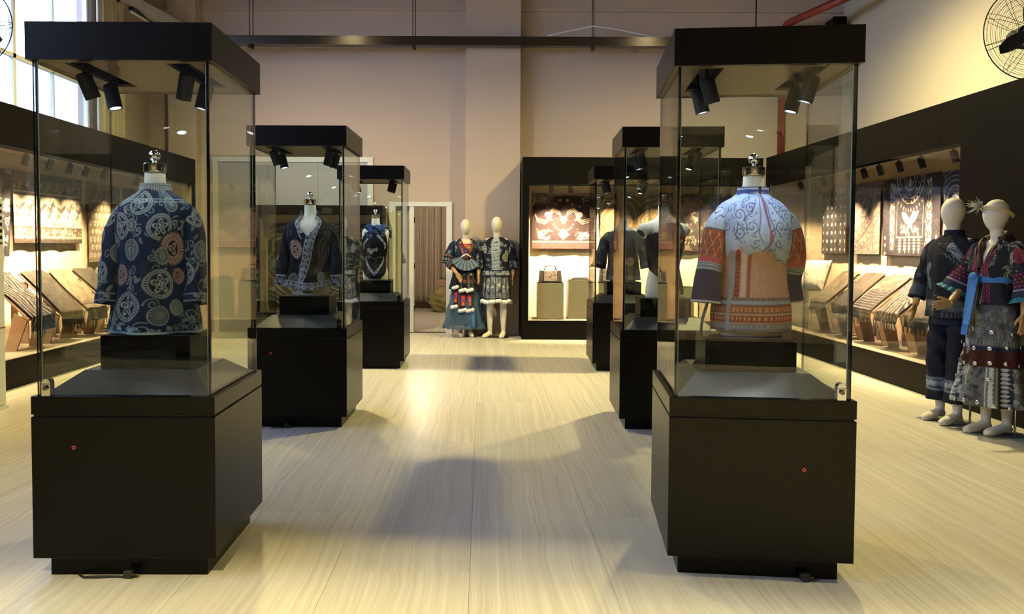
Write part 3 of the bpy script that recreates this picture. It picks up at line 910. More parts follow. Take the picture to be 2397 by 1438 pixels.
# ================================================================== garments in the glass cases
# --- long indigo jacket with medallions
BLU = (0.010, 0.020, 0.055); PAT = (0.30, 0.34, 0.31); ROSE_REFLECTION = (0.36, 0.24, 0.20)  # rose circles: reflections on the glass painted into the jacket dye
def med_dye(w_, h_, seed, meds, n, res=.003):
    d = Dye(w_, h_, BLU, res)
    rg = np.random.RandomState(seed)
    d.scrolls(seed, n, .016, .036, PAT)
    for (x, y, r, st, c) in meds:
        d.disc(x, y, r * 1.08, BLU)
        d.medallion(x, y, r, c, 34 if r > .05 else 22, style=st)
    return d
def cc(cx, cy): return (cx - 450) * .000627, 1.877 - cy * .000627 - ZB
fm = []
for (cx, cyy, r, st, c) in ((245, 600, 100, 0, PAT), (545, 605, 98, 0, PAT), (625, 325, 80, 1, PAT), (400, 430, 92, 0, PAT), (615, 440, 56, 1, PAT), (355, 590, 46, 1, PAT), (540, 1015, 108, 0, PAT), (340, 1180, 112, 0, PAT),
                            (525, 1245, 70, 1, PAT), (660, 760, 128, 2, ROSE_REFLECTION), (355, 770, 78, 3, PAT), (565, 815, 62, 1, PAT), (245, 385, 60, 3, PAT), (240, 950, 80, 2, ROSE_REFLECTION), (690, 960, 62, 2, ROSE_REFLECTION), (200, 1270, 52, 1, PAT), (650, 1190, 60, 3, PAT)):
    x, y = cc(cx, cyy); fm.append((x * 1.12, y, r * .000627, st, c))
rg = random.Random(4)
for k in range(16): fm.append((rg.choice((-1, 1)) * rg.uniform(.30, .56), rg.uniform(.03, .62), rg.uniform(.035, .065), rg.choice((0, 1, 3)), PAT))
dj = med_dye(1.17, .68, 5, fm, 150)
dj.rect(-.6, .6, 0, .012, (.30, .42, .46)); dj.scrolls(9, 60, .008, .012, (.30, .42, .46), y0=.012, y1=.03, leaf=False)
for y in (.60, .612): dj.rect(-.6, .6, y, y + .003, PAT)
dj.line([(-.035, .66), (-.055, .50), (-.062, .30), (-.065, 0)], .003, INK)
jk = thing('long_jacket', 'long indigo jacket with pale medallions on a dress form', 'jacket', L1P, .02)
JB = [(.003, 0, -.005, .208, .142), (.10, 0, -.005, .196, .136), (.25, 0, -.004, .172, .128), (.40, 0, -.006, .160, .130), (.50, 0, -.004, .168, .122), (.560, 0, 0, .174, .110), (.598, 0, .003, .160, .098), (.622, 0, .004, .128, .082), (.645, 0, .004, .088, .072), (.662, 0, .004, .066, .063)]
shell('body', JB, dj, M['cloth'], 380, 225, .185, parent=jk, folds=[(5, .014, .7, .9), (9, .007, 2.1, .8), (3, .012, 1.2, 1.0)], crumple=.0028, seed=3)
dc = Dye(.46, .07, BLU, .002)
dc.rays(0, -.9, .9, .97, 620, PAT, .45); dc.rect(-.3, .3, 0, .008, PAT); dc.rect(-.3, .3, .010, .016, BLU); dc.rect(-.3, .3, .044, .05, PAT)
shell('collar', [(.640, 0, .004, .074, .068), (.665, 0, .004, .068, .064), (.692, 0, .003, .066, .062)], dc, M['cloth'], 200, 24, .066, parent=jk, crumple=.0006, hem=.004)
for sx in (-1, 1):
    ds = med_dye(.40, .52, 20 + sx, [(.05 * sx, .40, .05, 0, PAT), (-.08, .30, .04, 1, PAT), (.06, .24, .05, 3, PAT), (-.04, .14, .05, 0, PAT), (.10, .10, .035, 1, PAT), (.17, .35, .04, 0, PAT), (-.17, .2, .05, 0, PAT)], 46)
    for y in (.012, .045): ds.rect(-.2, .2, y, y + .004, PAT)
    ds.scrolls(31, 26, .009, .012, PAT, y0=.018, y1=.043, leaf=False)
    sleeve('sleeve', [(sx * .205, -.060, .135), (sx * .200, -.040, .25), (sx * .190, -.018, .37), (sx * .170, -.002, .50), (sx * .130, .002, .562)], [.050, .048, .050, .052, .046], ds, M['cloth'], 120, 150, .06, parent=jk, crumple=.0022, seed=5 + sx)
# salmon lining corner showing under each cuff
# --- pale blue top, red apron
LB = (.26, .33, .52); LB2 = (.34, .39, .48); NVY = (.006, .008, .032); ORG = (.20, .055, .020); RED = (.16, .024, .016); SAL_GLARE = (.40, .215, .145); SIL = (.22, .24, .24)
da = Dye(1.10, .70, SAL_GLARE, .003)
# apron: salmon ground paints in glare on the glass; pleats, orange strips and a bordered hem
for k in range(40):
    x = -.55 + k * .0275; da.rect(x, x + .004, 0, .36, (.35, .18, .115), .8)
for x0, x1, c in ((-.155, -.125, ORG), (-.115, -.09, (.50, .36, .30)), (-.085, -.066, ORG), (.150, .180, ORG), (-.17, -.160, SIL), (.19, .20, SIL)):
    da.rect(x0, x1, .05, .36, c)
for k in range(16):
    y = .06 + k * .02
    da.rect(-.150, -.128, y, y + .009, RED); da.rect(.153, .177, y, y + .009, (.52, .30, .16))
da.rect(-.55, .55, 0, .155, (.10, .11, .13))
for y0, y1, c in ((.012, .03, SIL), (.034, .040, (.42, .20, .10)), (.040, .072, RED), (.072, .078, (.45, .30, .16)), (.082, .112, ORG), (.114, .119, RED), (.121, .140, (.22, .27, .30)), (.143, .150, RED)):
    da.rect(-.55, .55, y0, y1, c)
for k in range(56):
    x = -.55 + k * .02
    da.rect(x, x + .009, .048, .066, (.42, .16, .06)); da.rect(x + .004, x + .007, .052, .062, (.52, .36, .18)); da.rect(x + .003, x + .012, .088, .106, (.50, .30, .14)); da.rect(x + .006, x + .009, .091, .103, RED)
    da.spiral(x, .021, .008, 1.2, .002, (.05, .05, .08))
    da.rect(x + .005, x + .010, .145, .149, (.50, .36, .2))
for sx, x0, x1 in ((-1, -.19, -.165), (1, .185, .21)):
    da.rect(x0, x1, .0, .36, SIL)
# pale blue jacket above a jagged edge
def jag(x): return .345 + .010 * np.sin(x * 90) + .014 * np.sin(x * 41 + 1) + np.where(x > .0, -.28 * np.minimum(x, .16), .02)
q = da.win(-.6, .6, .2, .7)
dd = jag(q[1]) - q[2]
mixc = np.clip((q[2] - .42) / .2, 0, 1)[..., None]
k_ = np.clip(.5 - dd / .003, 0, 1)[..., None]
da.im[q[0]] = da.im[q[0]] * (1 - k_) + (np.array(LB2) * (1 - mixc) + np.array(LB) * mixc) * k_
k2 = (np.clip(.5 - (np.abs(dd + .005) - .003) / .003, 0, 1) * (q[1] > -.02))[..., None]
da.im[q[0]] = da.im[q[0]] * (1 - k2) + np.array((.06, .08, .07)) * k2
da.bg = LB
BL = (.045, .055, .15)
for sx in (-1, 1):
    for (x, y, r, tn, ph) in ((.06, .56, .028, 1.4, 0), (.115, .53, .032, 1.5, 1), (.06, .475, .03, 1.4, 2.2), (.125, .45, .034, 1.6, 3.1), (.05, .40, .024, 1.3, 4), (.17, .56, .026, 1.2, 2), (.20, .48, .03, 1.4, 5), (.26, .54, .03, 1.4, .4), (.10, .595, .02, 1.2, 1.5), (.27, .42, .03, 1.3, 2)):
        da.spiral(sx * x, y, r, tn, .0042, BL, ph if sx > 0 else PI - ph, sx)
        for q_ in range(5):
            an = ph + q_ * 1.2; da.leaf(sx * (x + 1.25 * r * math.cos(an)), y + 1.25 * r * math.sin(an), .016, .0028, an + 1, BL)
    da.line([(sx * .03, .60), (sx * .05, .54), (sx * .09, .515), (sx * .085, .46), (sx * .13, .49), (sx * .15, .44), (sx * .12, .40)], .0045, BL)
    da.line([(sx * .012, .62), (sx * .015, .52), (sx * .03, .45), (sx * .015, .40)], .004, (.12, .07, .16))
    for k in range(24): da.disc(sx * (.03 + .011 * (k % 12)), .585 - .13 * (k // 12) + .012 * math.sin(k * 1.7), .0024, BL)
da.line([(.0, .63), (.004, .54), (.010, .47)], .010, (.16, .07, .10)); da.line([(.012, .46), (.016, .41), (.002, .375)], [.012, .018, .004], (.30, .10, .12))
gr = thing('festival_garment', 'pale blue embroidered jacket over a red bordered apron on a dress form', 'garment', R1P, .16)
RB = [(.028, 0, -.006, .186, .138), (.12, 0, -.006, .184, .134), (.22, 0, -.006, .166, .124), (.32, 0, -.006, .158, .122), (.43, 0, -.010, .166, .134), (.51, 0, -.005, .172, .126), (.560, 0, 0, .174, .112), (.598, 0, .003, .160, .100), (.622, 0, .004, .132, .088), (.645, 0, .004, .088, .072), (.662, 0, .004, .066, .063)]
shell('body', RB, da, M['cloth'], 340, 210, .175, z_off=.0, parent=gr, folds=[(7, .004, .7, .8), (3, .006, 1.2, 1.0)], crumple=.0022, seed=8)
dcol = Dye(.46, .07, (.07, .09, .20), .002)
dcol.rect(-.3, .3, .012, .018, LB2); dcol.rect(-.3, .3, .040, .047, LB2); dcol.rect(-.3, .3, 0, .009, (.01, .02, .16)); dcol.rect(-.3, .3, .025, .034, (.34, .36, .40)); dcol.rect(-.004, .006, 0, .07, INK)
shell('collar', [(.636, 0, .004, .076, .070), (.665, 0, .004, .070, .066), (.690, 0, .003, .069, .065)], dcol, M['cloth'], 160, 24, .068, parent=gr, crumple=.0006, hem=.004)
for sx in (-1, 1):
    ds = Dye(.46, .56, LB2, .003)
    ds.rect(-.25, .25, 0, .145, NVY); ds.rect(-.25, .25, 0, .006, (.5, .5, .5))
    ds.rect(-.25, .25, .145, .178, SIL); ds.rect(-.25, .25, .158, .162, NVY); ds.rect(-.25, .25, .170, .172, NVY)
    ds.rect(-.25, .25, .178, .335, ORG); ds.rect(-.25, .25, .178, .205, (.36, .07, .06))
    for k in range(16): ds.rect(-.25, .25, .180 + k * .010, .1825 + k * .010, (.30, .06, .03), .7)
    for k in range(12):
        x = -.24 + k * .045
        ds.line([(x, .205), (x + .06, .33)], .003, (.44, .22, .14)); ds.line([(x + .06, .205), (x, .33)], .003, (.44, .22, .14))
    ds.rect(-.25, .25, .335, .339, NVY)
    ds.scrolls(40 + sx, 26, .010, .02, BL, y0=.41, y1=.5, leaf=False)
    for k in range(9): ds.line([(-.2 + k * .05, .375), (-.185 + k * .05, .40), (-.17 + k * .05, .395), (-.165 + k * .05, .415)], .005, BL)
    sleeve('sleeve', [(sx * (.245 if sx < 0 else .205), -.035 if sx < 0 else .03, .155), (sx * (.232 if sx < 0 else .20), -.026 if sx < 0 else .02, .27), (sx * .205, -.010, .39), (sx * .174, .002, .51), (sx * .130, .002, .562)], [.066, .058, .055, .054, .046], ds, M['cloth'], 110, 150, .062, parent=gr, crumple=.0018, seed=15 + sx)
df = Dye(.4, .4, (.016, .018, .022), .006); df.scrolls(5, 30, .01, .02, (.10, .11, .12), leaf=False)
sheet('back_flap', .16, .36, df, M['cloth'], 24, 40, lambda U, V: (-.175 - .06 * (1 - V / .36) + U * .35, .03 + U * .9 + .01 * np.sin(V * 30), .005 + V), gr)

# --- open jacket with a spiral border (second case, left row)
SB = (.006, .0065, .009); SG = (.36, .39, .41)
d2 = Dye(1.1, .62, SB, .004)
d2.scrolls(61, 60, .02, .05, (.07, .08, .09), leaf=False)
for x, y, r, c in ((-.10, .305, .075, (.42, .28, .21)), (-.125, .075, .042, (.26, .25, .24)), (.11, .085, .042, SG), (.27, .30, .07, SG), (-.3, .3, .07, SG)):
    d2.medallion(x, y, r, c, 30 if r > .05 else 18, style=2)
for k in range(6): d2.line([(.04 + k * .012, .12), (.10 + k * .018, .22), (.09 + k * .02, .33), (.14 + k * .016, .44)], .004, (.16, .15, .14))
def spiral_band(d, pts, wd, r, col, ground):
    d.line(pts, wd, ground); pts = np.asarray(pts, float)
    seg = np.hypot(*np.diff(pts, axis=0).T); L = np.concatenate([[0], np.cumsum(seg)])
    for s_ in (-1, 1):
        t_ = np.gradient(pts, axis=0); t_ /= np.linalg.norm(t_, axis=1)[:, None]
        d.line(pts + s_ * wd / 2 * np.stack([-t_[:, 1], t_[:, 0]], -1), d.res * 1.6, col)
    for k in range(int(L[-1] / (2.1 * r))):
        s_ = (k + .5) * 2.1 * r
        x, y = np.interp(s_, L, pts[:, 0]), np.interp(s_, L, pts[:, 1])
        d.ring(x, y, r * .86, d.res * 1.3, col); d.spiral(x, y, r * .62, 1.2, d.res * 1.5, col, k * 1.3, 1 if k % 2 else -1)
spiral_band(d2, [(-.150, .62), (-.10, .54), (-.045, .46), (-.012, .40)], .052, .021, SG, DEEP)
spiral_band(d2, [(.150, .62), (.10, .54), (.045, .46), (.02, .38), (.0, .25), (-.03, .12), (-.06, .03)], .052, .021, SG, DEEP)
spiral_band(d2, [(-.55, .025), (.55, .025)], .048, .019, SG, DEEP)
o2 = thing('open_jacket', 'dark jacket with pale spiral borders open at the neck on a dress form', 'jacket', L2P, 0)
V2 = [(.085, 0, -.005, .205, .142), (.16, 0, -.005, .182, .132), (.26, 0, -.004, .160, .124), (.40, 0, -.006, .164, .132), (.50, 0, -.004, .186, .124), (.560, 0, 0, .176, .110), (.598, 0, .003, .160, .098), (.622, 0, .004, .128, .084), (.645, 0, .004, .088, .074), (.690, 0, .006, .070, .066)]
shell('body', V2, d2, M['cloth'], 260, 150, .175, parent=o2, folds=[(4, .012, .5, 1.0), (7, .007, 1.0, 1.0)], crumple=.0028, seed=12,
      zfun=lambda A, t: -.035 * np.cos(A) ** 2 * (1 - t) * (np.cos(A) > 0), keep=lambda X, Z, A: ~((Z > .50) & (np.abs(A) < (Z - .50) / .19 * .85)))
for sx in (-1, 1):
    ds = Dye(.46, .6, (.012, .014, .020), .005)
    ds.scrolls(70, 20, .02, .03, (.03, .035, .045), leaf=False)
    spiral_band(ds, [(-.23, .045), (.23, .045)], .085, .034, SG, DEEP)
    sleeve('sleeve', [(sx * .225, -.015, .075), (sx * .215, -.01, .22), (sx * .200, 0, .36), (sx * .174, .002, .50), (sx * .130, .002, .560)], [.062, .054, .054, .054, .046], ds, M['cloth'], 70, 90, .066, parent=o2, seed=25 + sx)
MB().box(-.035, .035, -.1225, -.121, .028, .036).build('label_tape', M['matt'], o2)

# --- black apron with checked border, scarf (third case, left row)
d3 = Dye(.62, .62, (.006, .006, .009), .005)
CK = (.42, .48, .52)
def dia(k): return [(0, .585 - k), (-.165 + k * .6, .40), (-.165 + k * .6, .22), (0, .012 + k * 1.2), (.165 - k * .6, .22), (.165 - k * .6, .40), (0, .585 - k)]
for k in (.02, .032, .044):
    pts = np.asarray(dia(k), float); seg = np.hypot(*np.diff(pts, axis=0).T); L = np.concatenate([[0], np.cumsum(seg)])
    for n_ in range(int(L[-1] / .022)):
        s_ = n_ * .022 + (.011 if k == .032 else 0)
        x, y = np.interp(s_, L, pts[:, 0]), np.interp(s_, L, pts[:, 1])
        if abs(y - .31) > .05: d3.rect(x - .0055, x + .0055, y - .0055, y + .0055, CK)
for (x, y) in ((-.075, .34), (-.02, .335), (.025, .345), (-.05, .31)): d3.petals(x, y, .026, 5, CK); d3.disc(x, y, .007, (.02, .02, .03))
d3.line([(-.11, .25), (-.08, .275), (-.05, .255), (.0, .235), (.06, .25), (.13, .262)], .005, (.30, .25, .26)); d3.spiral(-.085, .255, .02, 1, .004, (.3, .26, .27)); d3.ring(.02, .21, .012, .004, (.25, .22, .25))
ap = thing('halter_apron', 'black halter apron with checked diamond border and flower sprig', 'apron', L3P, 0)
FB = [(.02, 0, 0, .170, .122), (.06, 0, 0, .172, .124), (.14, 0, 0, .160, .116), (.24, 0, 0, .134, .100), (.34, 0, -.004, .150, .112), (.44, 0, -.010, .168, .126), (.52, 0, -.004, .176, .116), (.58, 0, 0, .160, .096), (.63, 0, .004, .100, .080)]
shell('front_panel', FB, d3, M['cloth'], 170, 110, .170, z_off=.0, parent=ap, crumple=.001, keep=lambda X, Z, A: (np.abs(A) < 1.75) & ((np.abs(X) / .205) ** 2.0 + (np.abs(Z - .305) / .30) ** 2.2 < 1), p=2.0)
MB().tube([(.10, .02, .60), (.085, .065, .615), (.0, .085, .62), (-.085, .065, .615), (-.10, .02, .60)], .006, 8).build('neck_strap', M['navy'], ap, True)
ds_ = Dye(1.3, .5, (.012, .030, .085), .006)
ds_.scrolls(90, 60, .01, .03, (.06, .12, .25), a=.7); ds_.scrolls(91, 24, .01, .02, (.20, .26, .34), a=.6)
sc3 = thing('scarf', 'crumpled blue patterned scarf wound around the dress form neck', 'scarf', (L3P[0], L3P[1], L3P[2] + .55), 0)
def scarf_loop(R0, zc, r, tilt, ph):
    t_ = np.linspace(0, 2 * PI, 90, endpoint=False); a_ = np.linspace(0, 2 * PI, 20, endpoint=False)
    T_, A_ = np.meshgrid(t_, a_, indexing='ij')
    rr = r * (1 + .22 * np.sin(3 * A_ + 5 * T_ + ph) + .15 * np.sin(2 * A_ - 7 * T_))
    rad = R0 + rr * np.cos(A_) + .012 * np.sin(4 * T_ + ph)
    P = np.stack([rad * np.sin(T_), -rad * np.cos(T_) * .92, zc - tilt * np.cos(T_) * 1.0 + rr * 1.25 * np.sin(A_)], -1)
    P = np.concatenate([P, P[:1]], 0)
    colr = ds_.get(np.concatenate([T_, T_[:1]], 0) * .1 - .3, (np.concatenate([A_, A_[:1]], 0)) * .06 + .05)
    link_mesh('fold', gridmesh('fold', P, M['cloth'], wrap=True, colors=colr), sc3)
scarf_loop(.085, .075, .030, .010, 0); scarf_loop(.100, .045, .032, .030, 2); scarf_loop(.112, .008, .030, .050, 4)
sheet('tail', .13, .10, ds_, M['cloth'], 30, 24, lambda U, V: (.13 + U * .9, -.03 + .05 * np.abs(U) / .06 + .01 * np.sin(U * 90), -.02 + V * .9 - .5 * U), sc3)

# --- black slanted dress on the white torso (second case, right row)
d4 = Dye(1.1, .66, (.010, .009, .011), .005)
d4.scrolls(95, 40, .012, .03, (.16, .09, .06), x0=.0, x1=.3, y0=.12, y1=.42, a=.8)
for k in range(26):
    t_ = k / 25.; d4.disc(-.10 + .20 * t_, .36 + .10 * t_, .010, (.42, .42, .42)); d4.disc(-.11 + .20 * t_ + .007, .352 + .10 * t_, .006, (.25, .2, .2))
    d4.disc(-.085 + .10 * t_ ** 1.5, .34 - .30 * t_, .009, (.30, .28, .26))
d4.scrolls(97, 14, .015, .024, (.38, .40, .40), x0=-.25, x1=.1, y0=.54, y1=.62, leaf=True)
d4.rect(-.02, .09, .16, .33, (.36, .17, .08), .7)
dr4 = thing('slanted_dress', 'black slanted dress with lace edging on the white torso', 'dress', R2P, .35)
shell('body', FB, d4, M['cloth'], 170, 110, .170, z_off=.02, parent=dr4, crumple=.0016, p=2.0, keep=lambda X, Z, A: (X > -.30 + 2.1 * np.clip(.25 - Z, 0, .22) + 2.6 * np.clip(Z - .47, 0, .1)) & (Z < .605) & (np.abs(A) < 2.9))

# --- wide-sleeved jacket (third case, right row)
d5 = Dye(1.1, .66, (.030, .030, .034), .006)
d5.scrolls(101, 60, .02, .045, (.10, .10, .10)); d5.rect(-.6, .6, .0, .05, (.12, .12, .12)); d5.medallion(.06, .22, .05, (.34, .30, .25), 20, style=3)
for k in range(20): d5.line([(-.5 + k * .05, .05), (-.48 + k * .05, .0)], .006, (.03, .03, .04))
w5 = thing('wide_jacket', 'dark grey jacket with broad cropped sleeves on a dress form', 'jacket', R3P, -.05)
shell('body', [(.02, 0, -.005, .20, .142), (.16, 0, -.005, .186, .134), (.30, 0, -.004, .176, .130), (.42, 0, -.006, .182, .136), (.52, 0, -.003, .190, .120), (.575, 0, 0, .176, .098), (.605, 0, .003, .120, .082)], d5, M['cloth'], 180, 110, .175, parent=w5, folds=[(5, .010, .7, 1.0)], seed=31)
for sx in (-1, 1):
    ds = Dye(.52, .5, (.032, .032, .038), .006); ds.scrolls(105, 30, .015, .03, (.13, .13, .13)); ds.rect(-.3, .3, 0, .04, (.012, .012, .016))
    sleeve('sleeve', [(sx * .290, -.03, .165), (sx * .262, -.02, .30), (sx * .228, -.006, .42), (sx * .19, .002, .51), (sx * .145, .002, .55)], [.090, .076, .066, .060, .052], ds, M['cloth'], 60, 70, .08, parent=w5, seed=35 + sx)

# ================================================================== full-length mannequins
def V3(p): return Vector(p)
def hand_mesh(mb, wr, d, th, curl=.35, s=1.0):
    wr, d, th = V3(wr), V3(d).normalized(), V3(th)
    th = (th - d * th.dot(d)).normalized(); n = d.cross(th)
    if n.dot(V3((0, 0, 1))) > 0 and abs(d.z) < .5: n = -n
    P = lambda a, b, c=0: wr + (d * a + th * b + n * c) * s
    for b in (-.026, -.009, .009, .026):
        mb.tube([P(-.01, b * .55), P(.03, b * .9), P(.065, b), P(.09, b)], [.014 * s, .0155 * s, .0145 * s, .0105 * s], 10)
    for b, L in ((.029, .070), (.0105, .082), (-.0085, .076), (-.027, .058)):
        pts = []; a = .085; c = 0.0; sp = b; ang = 0
        for k in range(5):
            pts.append(P(a, sp, c)); st = L / 4; ang = curl * k * .45
            a += st * math.cos(ang); c += st * math.sin(ang); sp += b * .035
        mb.tube(pts, [.0098 * s, .0094 * s, .0088 * s, .008 * s, .0060 * s], 8)
    mb.tube([P(.015, .022), P(.040, .046, .006), P(.066, .060, .012), P(.088, .064, .018)], [.015 * s, .0125 * s, .0105 * s, .007 * s], 10)

def mannequin(label, loc, rz, s, arms, base='glass', feet=((-.095, 0, .10), (.095, 0, -.10)), female=False, plate=True):
    t = thing('mannequin', label, 'mannequin', loc, rz)
    mb = MB()
    w = .90 if female else 1.0
    sh = .175 * w
    # torso
    mb.tube([(0, .0, .86), (0, .0, .95), (0, 0, 1.05), (0, -.005, 1.15), (0, -.012, 1.30), (0, -.005, 1.42), (0, 0, 1.50)], [.13, .160 * w, .145 * w, .125 * w, .155 * w, .165 * w, .10 * w], 20, flat=.68)
    mb.tube([(0, .005, 1.46), (0, .002, 1.56), (0, -.012, 1.66)], [.062 * w, .054 * w, .054 * w], 14)
    mb.tube([(-sh, 0, 1.49), (0, .005, 1.52), (sh, 0, 1.49)], [.050, .060, .050], 14)
    # head: smooth egg, narrower chin, slight brow and nose ridge
    hm = MB().ball((0, 0, 0), 1, 1, 1, 28, 22)
    for i, (x, y, z) in enumerate(hm.v):
        f = 1 + .16 * z - .05 * z * z
        yy = y * f * .104 - .020 * (1 - z) * .35
        if y < 0: yy -= .007 * math.exp(-(x / .22) ** 2) * math.exp(-((z + .12) / .35) ** 2)
        hm.v[i] = (x * f * .082, yy - .012, z * .132 + 1.752)
    mb.add(hm.v, hm.f)
    for k, (fx, fy, toe) in zip((-1, 1), feet):
        mb.tube([(k * .080, 0, .93), (k * .088, -.006, .80), (fx, -.008, .52), (fx, .004, .40), (fx, fy + .012, .22), (fx, fy + .016, .11), (fx, fy + .016, .055)], [.088, .080, .056, .054, .044, .036, .036], 16)
        ca, sa = math.cos(toe), math.sin(toe)
        F = lambda y, z: (fx + y * sa, fy + .016 + y * -ca + 0, z)
        mb.tube([F(-.045, .040), F(-.02, .048), F(.03, .058), F(.09, .042), (F(.15, .028)), F(.185, .022), F(.205, .018)], [.022, .038, .040, .042, .042, .034, .014], 14, flat=.9)
    fore = []
    for k, ar in zip((-1, 1), arms):
        el, wr, hd, th = ar
        mb.tube([(k * sh, 0, 1.49), (k * (sh + .02), 0, 1.45), el], [.050, .047, .036], 12)
        fb = MB().tube([el, tuple(V3(el).lerp(V3(wr), .3)), wr], [.035, .037, .025], 14)
        hand_mesh(fb, wr, hd, th)
        fb.v = [tuple(c * s for c in q) for q in fb.v]
        fore.append(fb)
    mb.v = [tuple(c * s for c in q) for q in mb.v]
    remeshed(mb.build('body', M['manq'], t), .0075, 8, floor0=.004)
    for fb in fore:
        remeshed(fb.build('forearm', M['wood_hand'], t), .0032, 3)
    if plate:
        MB().box(-.19, .19, -.16, .15, 0, .006).build('base_plate', M['acrylic'], t, bevel=.002)
        MB().tube([(.10, .11, .006), (.10, .11, .30)], .009, 10).build('support_rod', M['chrome'], t)
    return t

def disc_mesh(r):
    return MB().lathe([(r, -.002), (r, .0), (r * .7, .0025), (.001, .003)], 12)
pom_me = None
def fluff(r):
    mb = MB().ball((0, 0, 0), r, n=14, r=10)
    rg_ = random.Random(2)
    mb.v = [tuple(c * (1 + rg_.uniform(-.10, .16)) for c in q) for q in mb.v]
    return mb.mesh('pompom', M['pom'], True)
POM = fluff(.034)
def pompom(parent, p, s=1.0):
    o = link_mesh('pompom', POM, parent, p); o.scale = (s, s, s); o.rotation_euler = (p[0] * 40, p[1] * 30, p[2] * 50)
    return o

# ---- back pair: man beside the pier
MB_LOC, MB_RZ = (0.215, 12.93, 0), -.10
mannequin('linen mannequin in knee-length strips hemmed with pompoms by the pier', MB_LOC, MB_RZ, 1.0, [((-.265, .005, 1.20), (-.280, -.06, .985), (.10, -.25, -1), (.4, -1, 0)), ((.262, .02, 1.20), (.262, -.01, .985), (.05, -.08, -1), (0, -1, .1))], feet=((-.10, -.02, -.45), (.11, 0, -.12)))
d = Dye(1.2, .62, DEEP, .006); PB = (.34, .38, .42)
d.scrolls(201, 70, .02, .04, PB); d.rect(-.06, .05, 0, .62, (.30, .34, .38))
for k in range(60): d.disc(-.05 + .018 * (k % 6), .02 + .055 * (k // 6) + .02 * (k % 2), .007, DEEP)
for y in (.25, .40, .52): d.rect(-.012, .012, y, y + .012, DEEP)
d.rect(-.6, .6, 0, .10, DEEP); d.rect(-.6, .6, .02, .085, (.26, .30, .34)); d.scrolls(203, 70, .012, .02, DEEP, y0=.02, y1=.085, leaf=False)
d.medallion(.17, .30, .07, (.40, .38, .28), 18, style=3); d.medallion(-.2, .42, .06, PB, 18, style=0)
g = thing('batik_jacket', 'indigo and white jacket with pale centre strip on the taller mannequin', 'jacket', MB_LOC, MB_RZ)
BJ = [(.955, 0, -.005, .212, .140), (1.06, 0, -.005, .196, .132), (1.18, 0, -.006, .184, .128), (1.32, 0, -.012, .196, .140), (1.43, 0, -.006, .204, .128), (1.49, 0, 0, .200, .110), (1.535, 0, .003, .150, .090), (1.565, 0, .004, .090, .076)]
shell('body', BJ, d, M['cloth'], 180, 100, .19, parent=g, folds=[(5, .008, .4, 1.0)], seed=41)
for sx in (-1, 1):
    ds = Dye(.5, .5, DEEP, .006); ds.scrolls(210 + sx, 40, .018, .04, PB); ds.medallion(-.06 * sx, .34, .05, (.40, .38, .26), 18, style=3); ds.rect(-.3, .3, 0, .025, DEEP)
    e = (-.268, -.005, 1.17) if sx < 0 else (.266, .015, 1.17)
    w_ = (-.276, -.025, 1.06) if sx < 0 else (.264, .0, 1.06)
    sleeve('sleeve', [w_, e, (sx * .238, 0, 1.31), (sx * .205, 0, 1.44), (sx * .150, 0, 1.495)], [.066, .068, .068, .066, .056], ds, M['cloth'], 60, 60, .068, parent=g, seed=45 + sx)
g = thing('strip_skirt', 'skirt of indigo and white strips with white pompoms along the hem', 'skirt', MB_LOC, MB_RZ)
for k in range(14):
    a0 = -PI + k * 2 * PI / 14; a1 = a0 + 2 * PI / 14 * .94
    d = Dye(.16, .42, DEEP, .006)
    d.rect(-.042, .042, 0, .42, (.24, .28, .32) if k % 2 else (.10, .12, .15)); d.scrolls(220 + k, 16, .014, .026, DEEP if k % 2 else PB, x0=-.04, x1=.04, leaf=True)
    d.disc(0, .20, .022, (.46, .48, .48)); d.rect(-.045, .045, 0, .08, (.16, .18, .21))
    for q in range(10): d.disc(-.03 + .014 * (q % 5), .02 + .03 * (q // 5), .005, DEEP)
    def shp(U, V, a0=a0, a1=a1, k=k):
        A = a0 + (a1 - a0) * (U / .09 + .5); R0 = 1 + .18 * (1 - V / .40) + .03 * math.sin(k * 2.1)
        return .185 * R0 * np.sin(A), -.135 * R0 * np.cos(A), .60 + V + .03 * (k % 3 == 1) - .012 * np.abs(U) / .045
    sheet('strip', .09, .40, d, M['cloth'], 10, 40, shp, g)
    for e_ in (.3, .75):
        A = a0 + (a1 - a0) * e_
        pompom(g, (.225 * math.sin(A), -.175 * math.cos(A), .565 + .012 * ((k * 7) % 5 - 2) / 2), .95)
        MB().tube([(.22 * math.sin(A), -.165 * math.cos(A), .585), (.215 * math.sin(A), -.16 * math.cos(A), .625)], .004, 6).build('tassel', M['navy'], g)

# ---- back pair: woman in a tulle skirt
WB_LOC, WB_RZ = (-.275, 13.02, 0), .12
mannequin('linen mannequin in a long blue tulle skirt by the white doorway', WB_LOC, WB_RZ, .98, [((-.275, -.03, 1.20), (-.155, -.20, 1.02), (.55, -.3, -1), (.6, -.8, .3)), ((.245, .03, 1.20), (.235, .03, .98), (0, -.05, -1), (0, -1, 0))], female=True, feet=((-.075, 0, -.05), (.085, 0, .05)))
d = Dye(1.2, .60, (.012, .020, .045), .006); PW_ = (.26, .31, .40)
d.scrolls(241, 60, .02, .04, PW_); d.rect(-.6, .6, 0, .05, DEEP)
for sx in (-1, 1): spiral_band(d, [(sx * .12, .60), (sx * .07, .45), (0, .27), (-.06, .15)], .05, .02, (.34, .14, .10), (.05, .02, .03))
g = thing('short_jacket', 'blue batik crossover jacket with broad banded sleeves by the doorway', 'jacket', WB_LOC, WB_RZ)
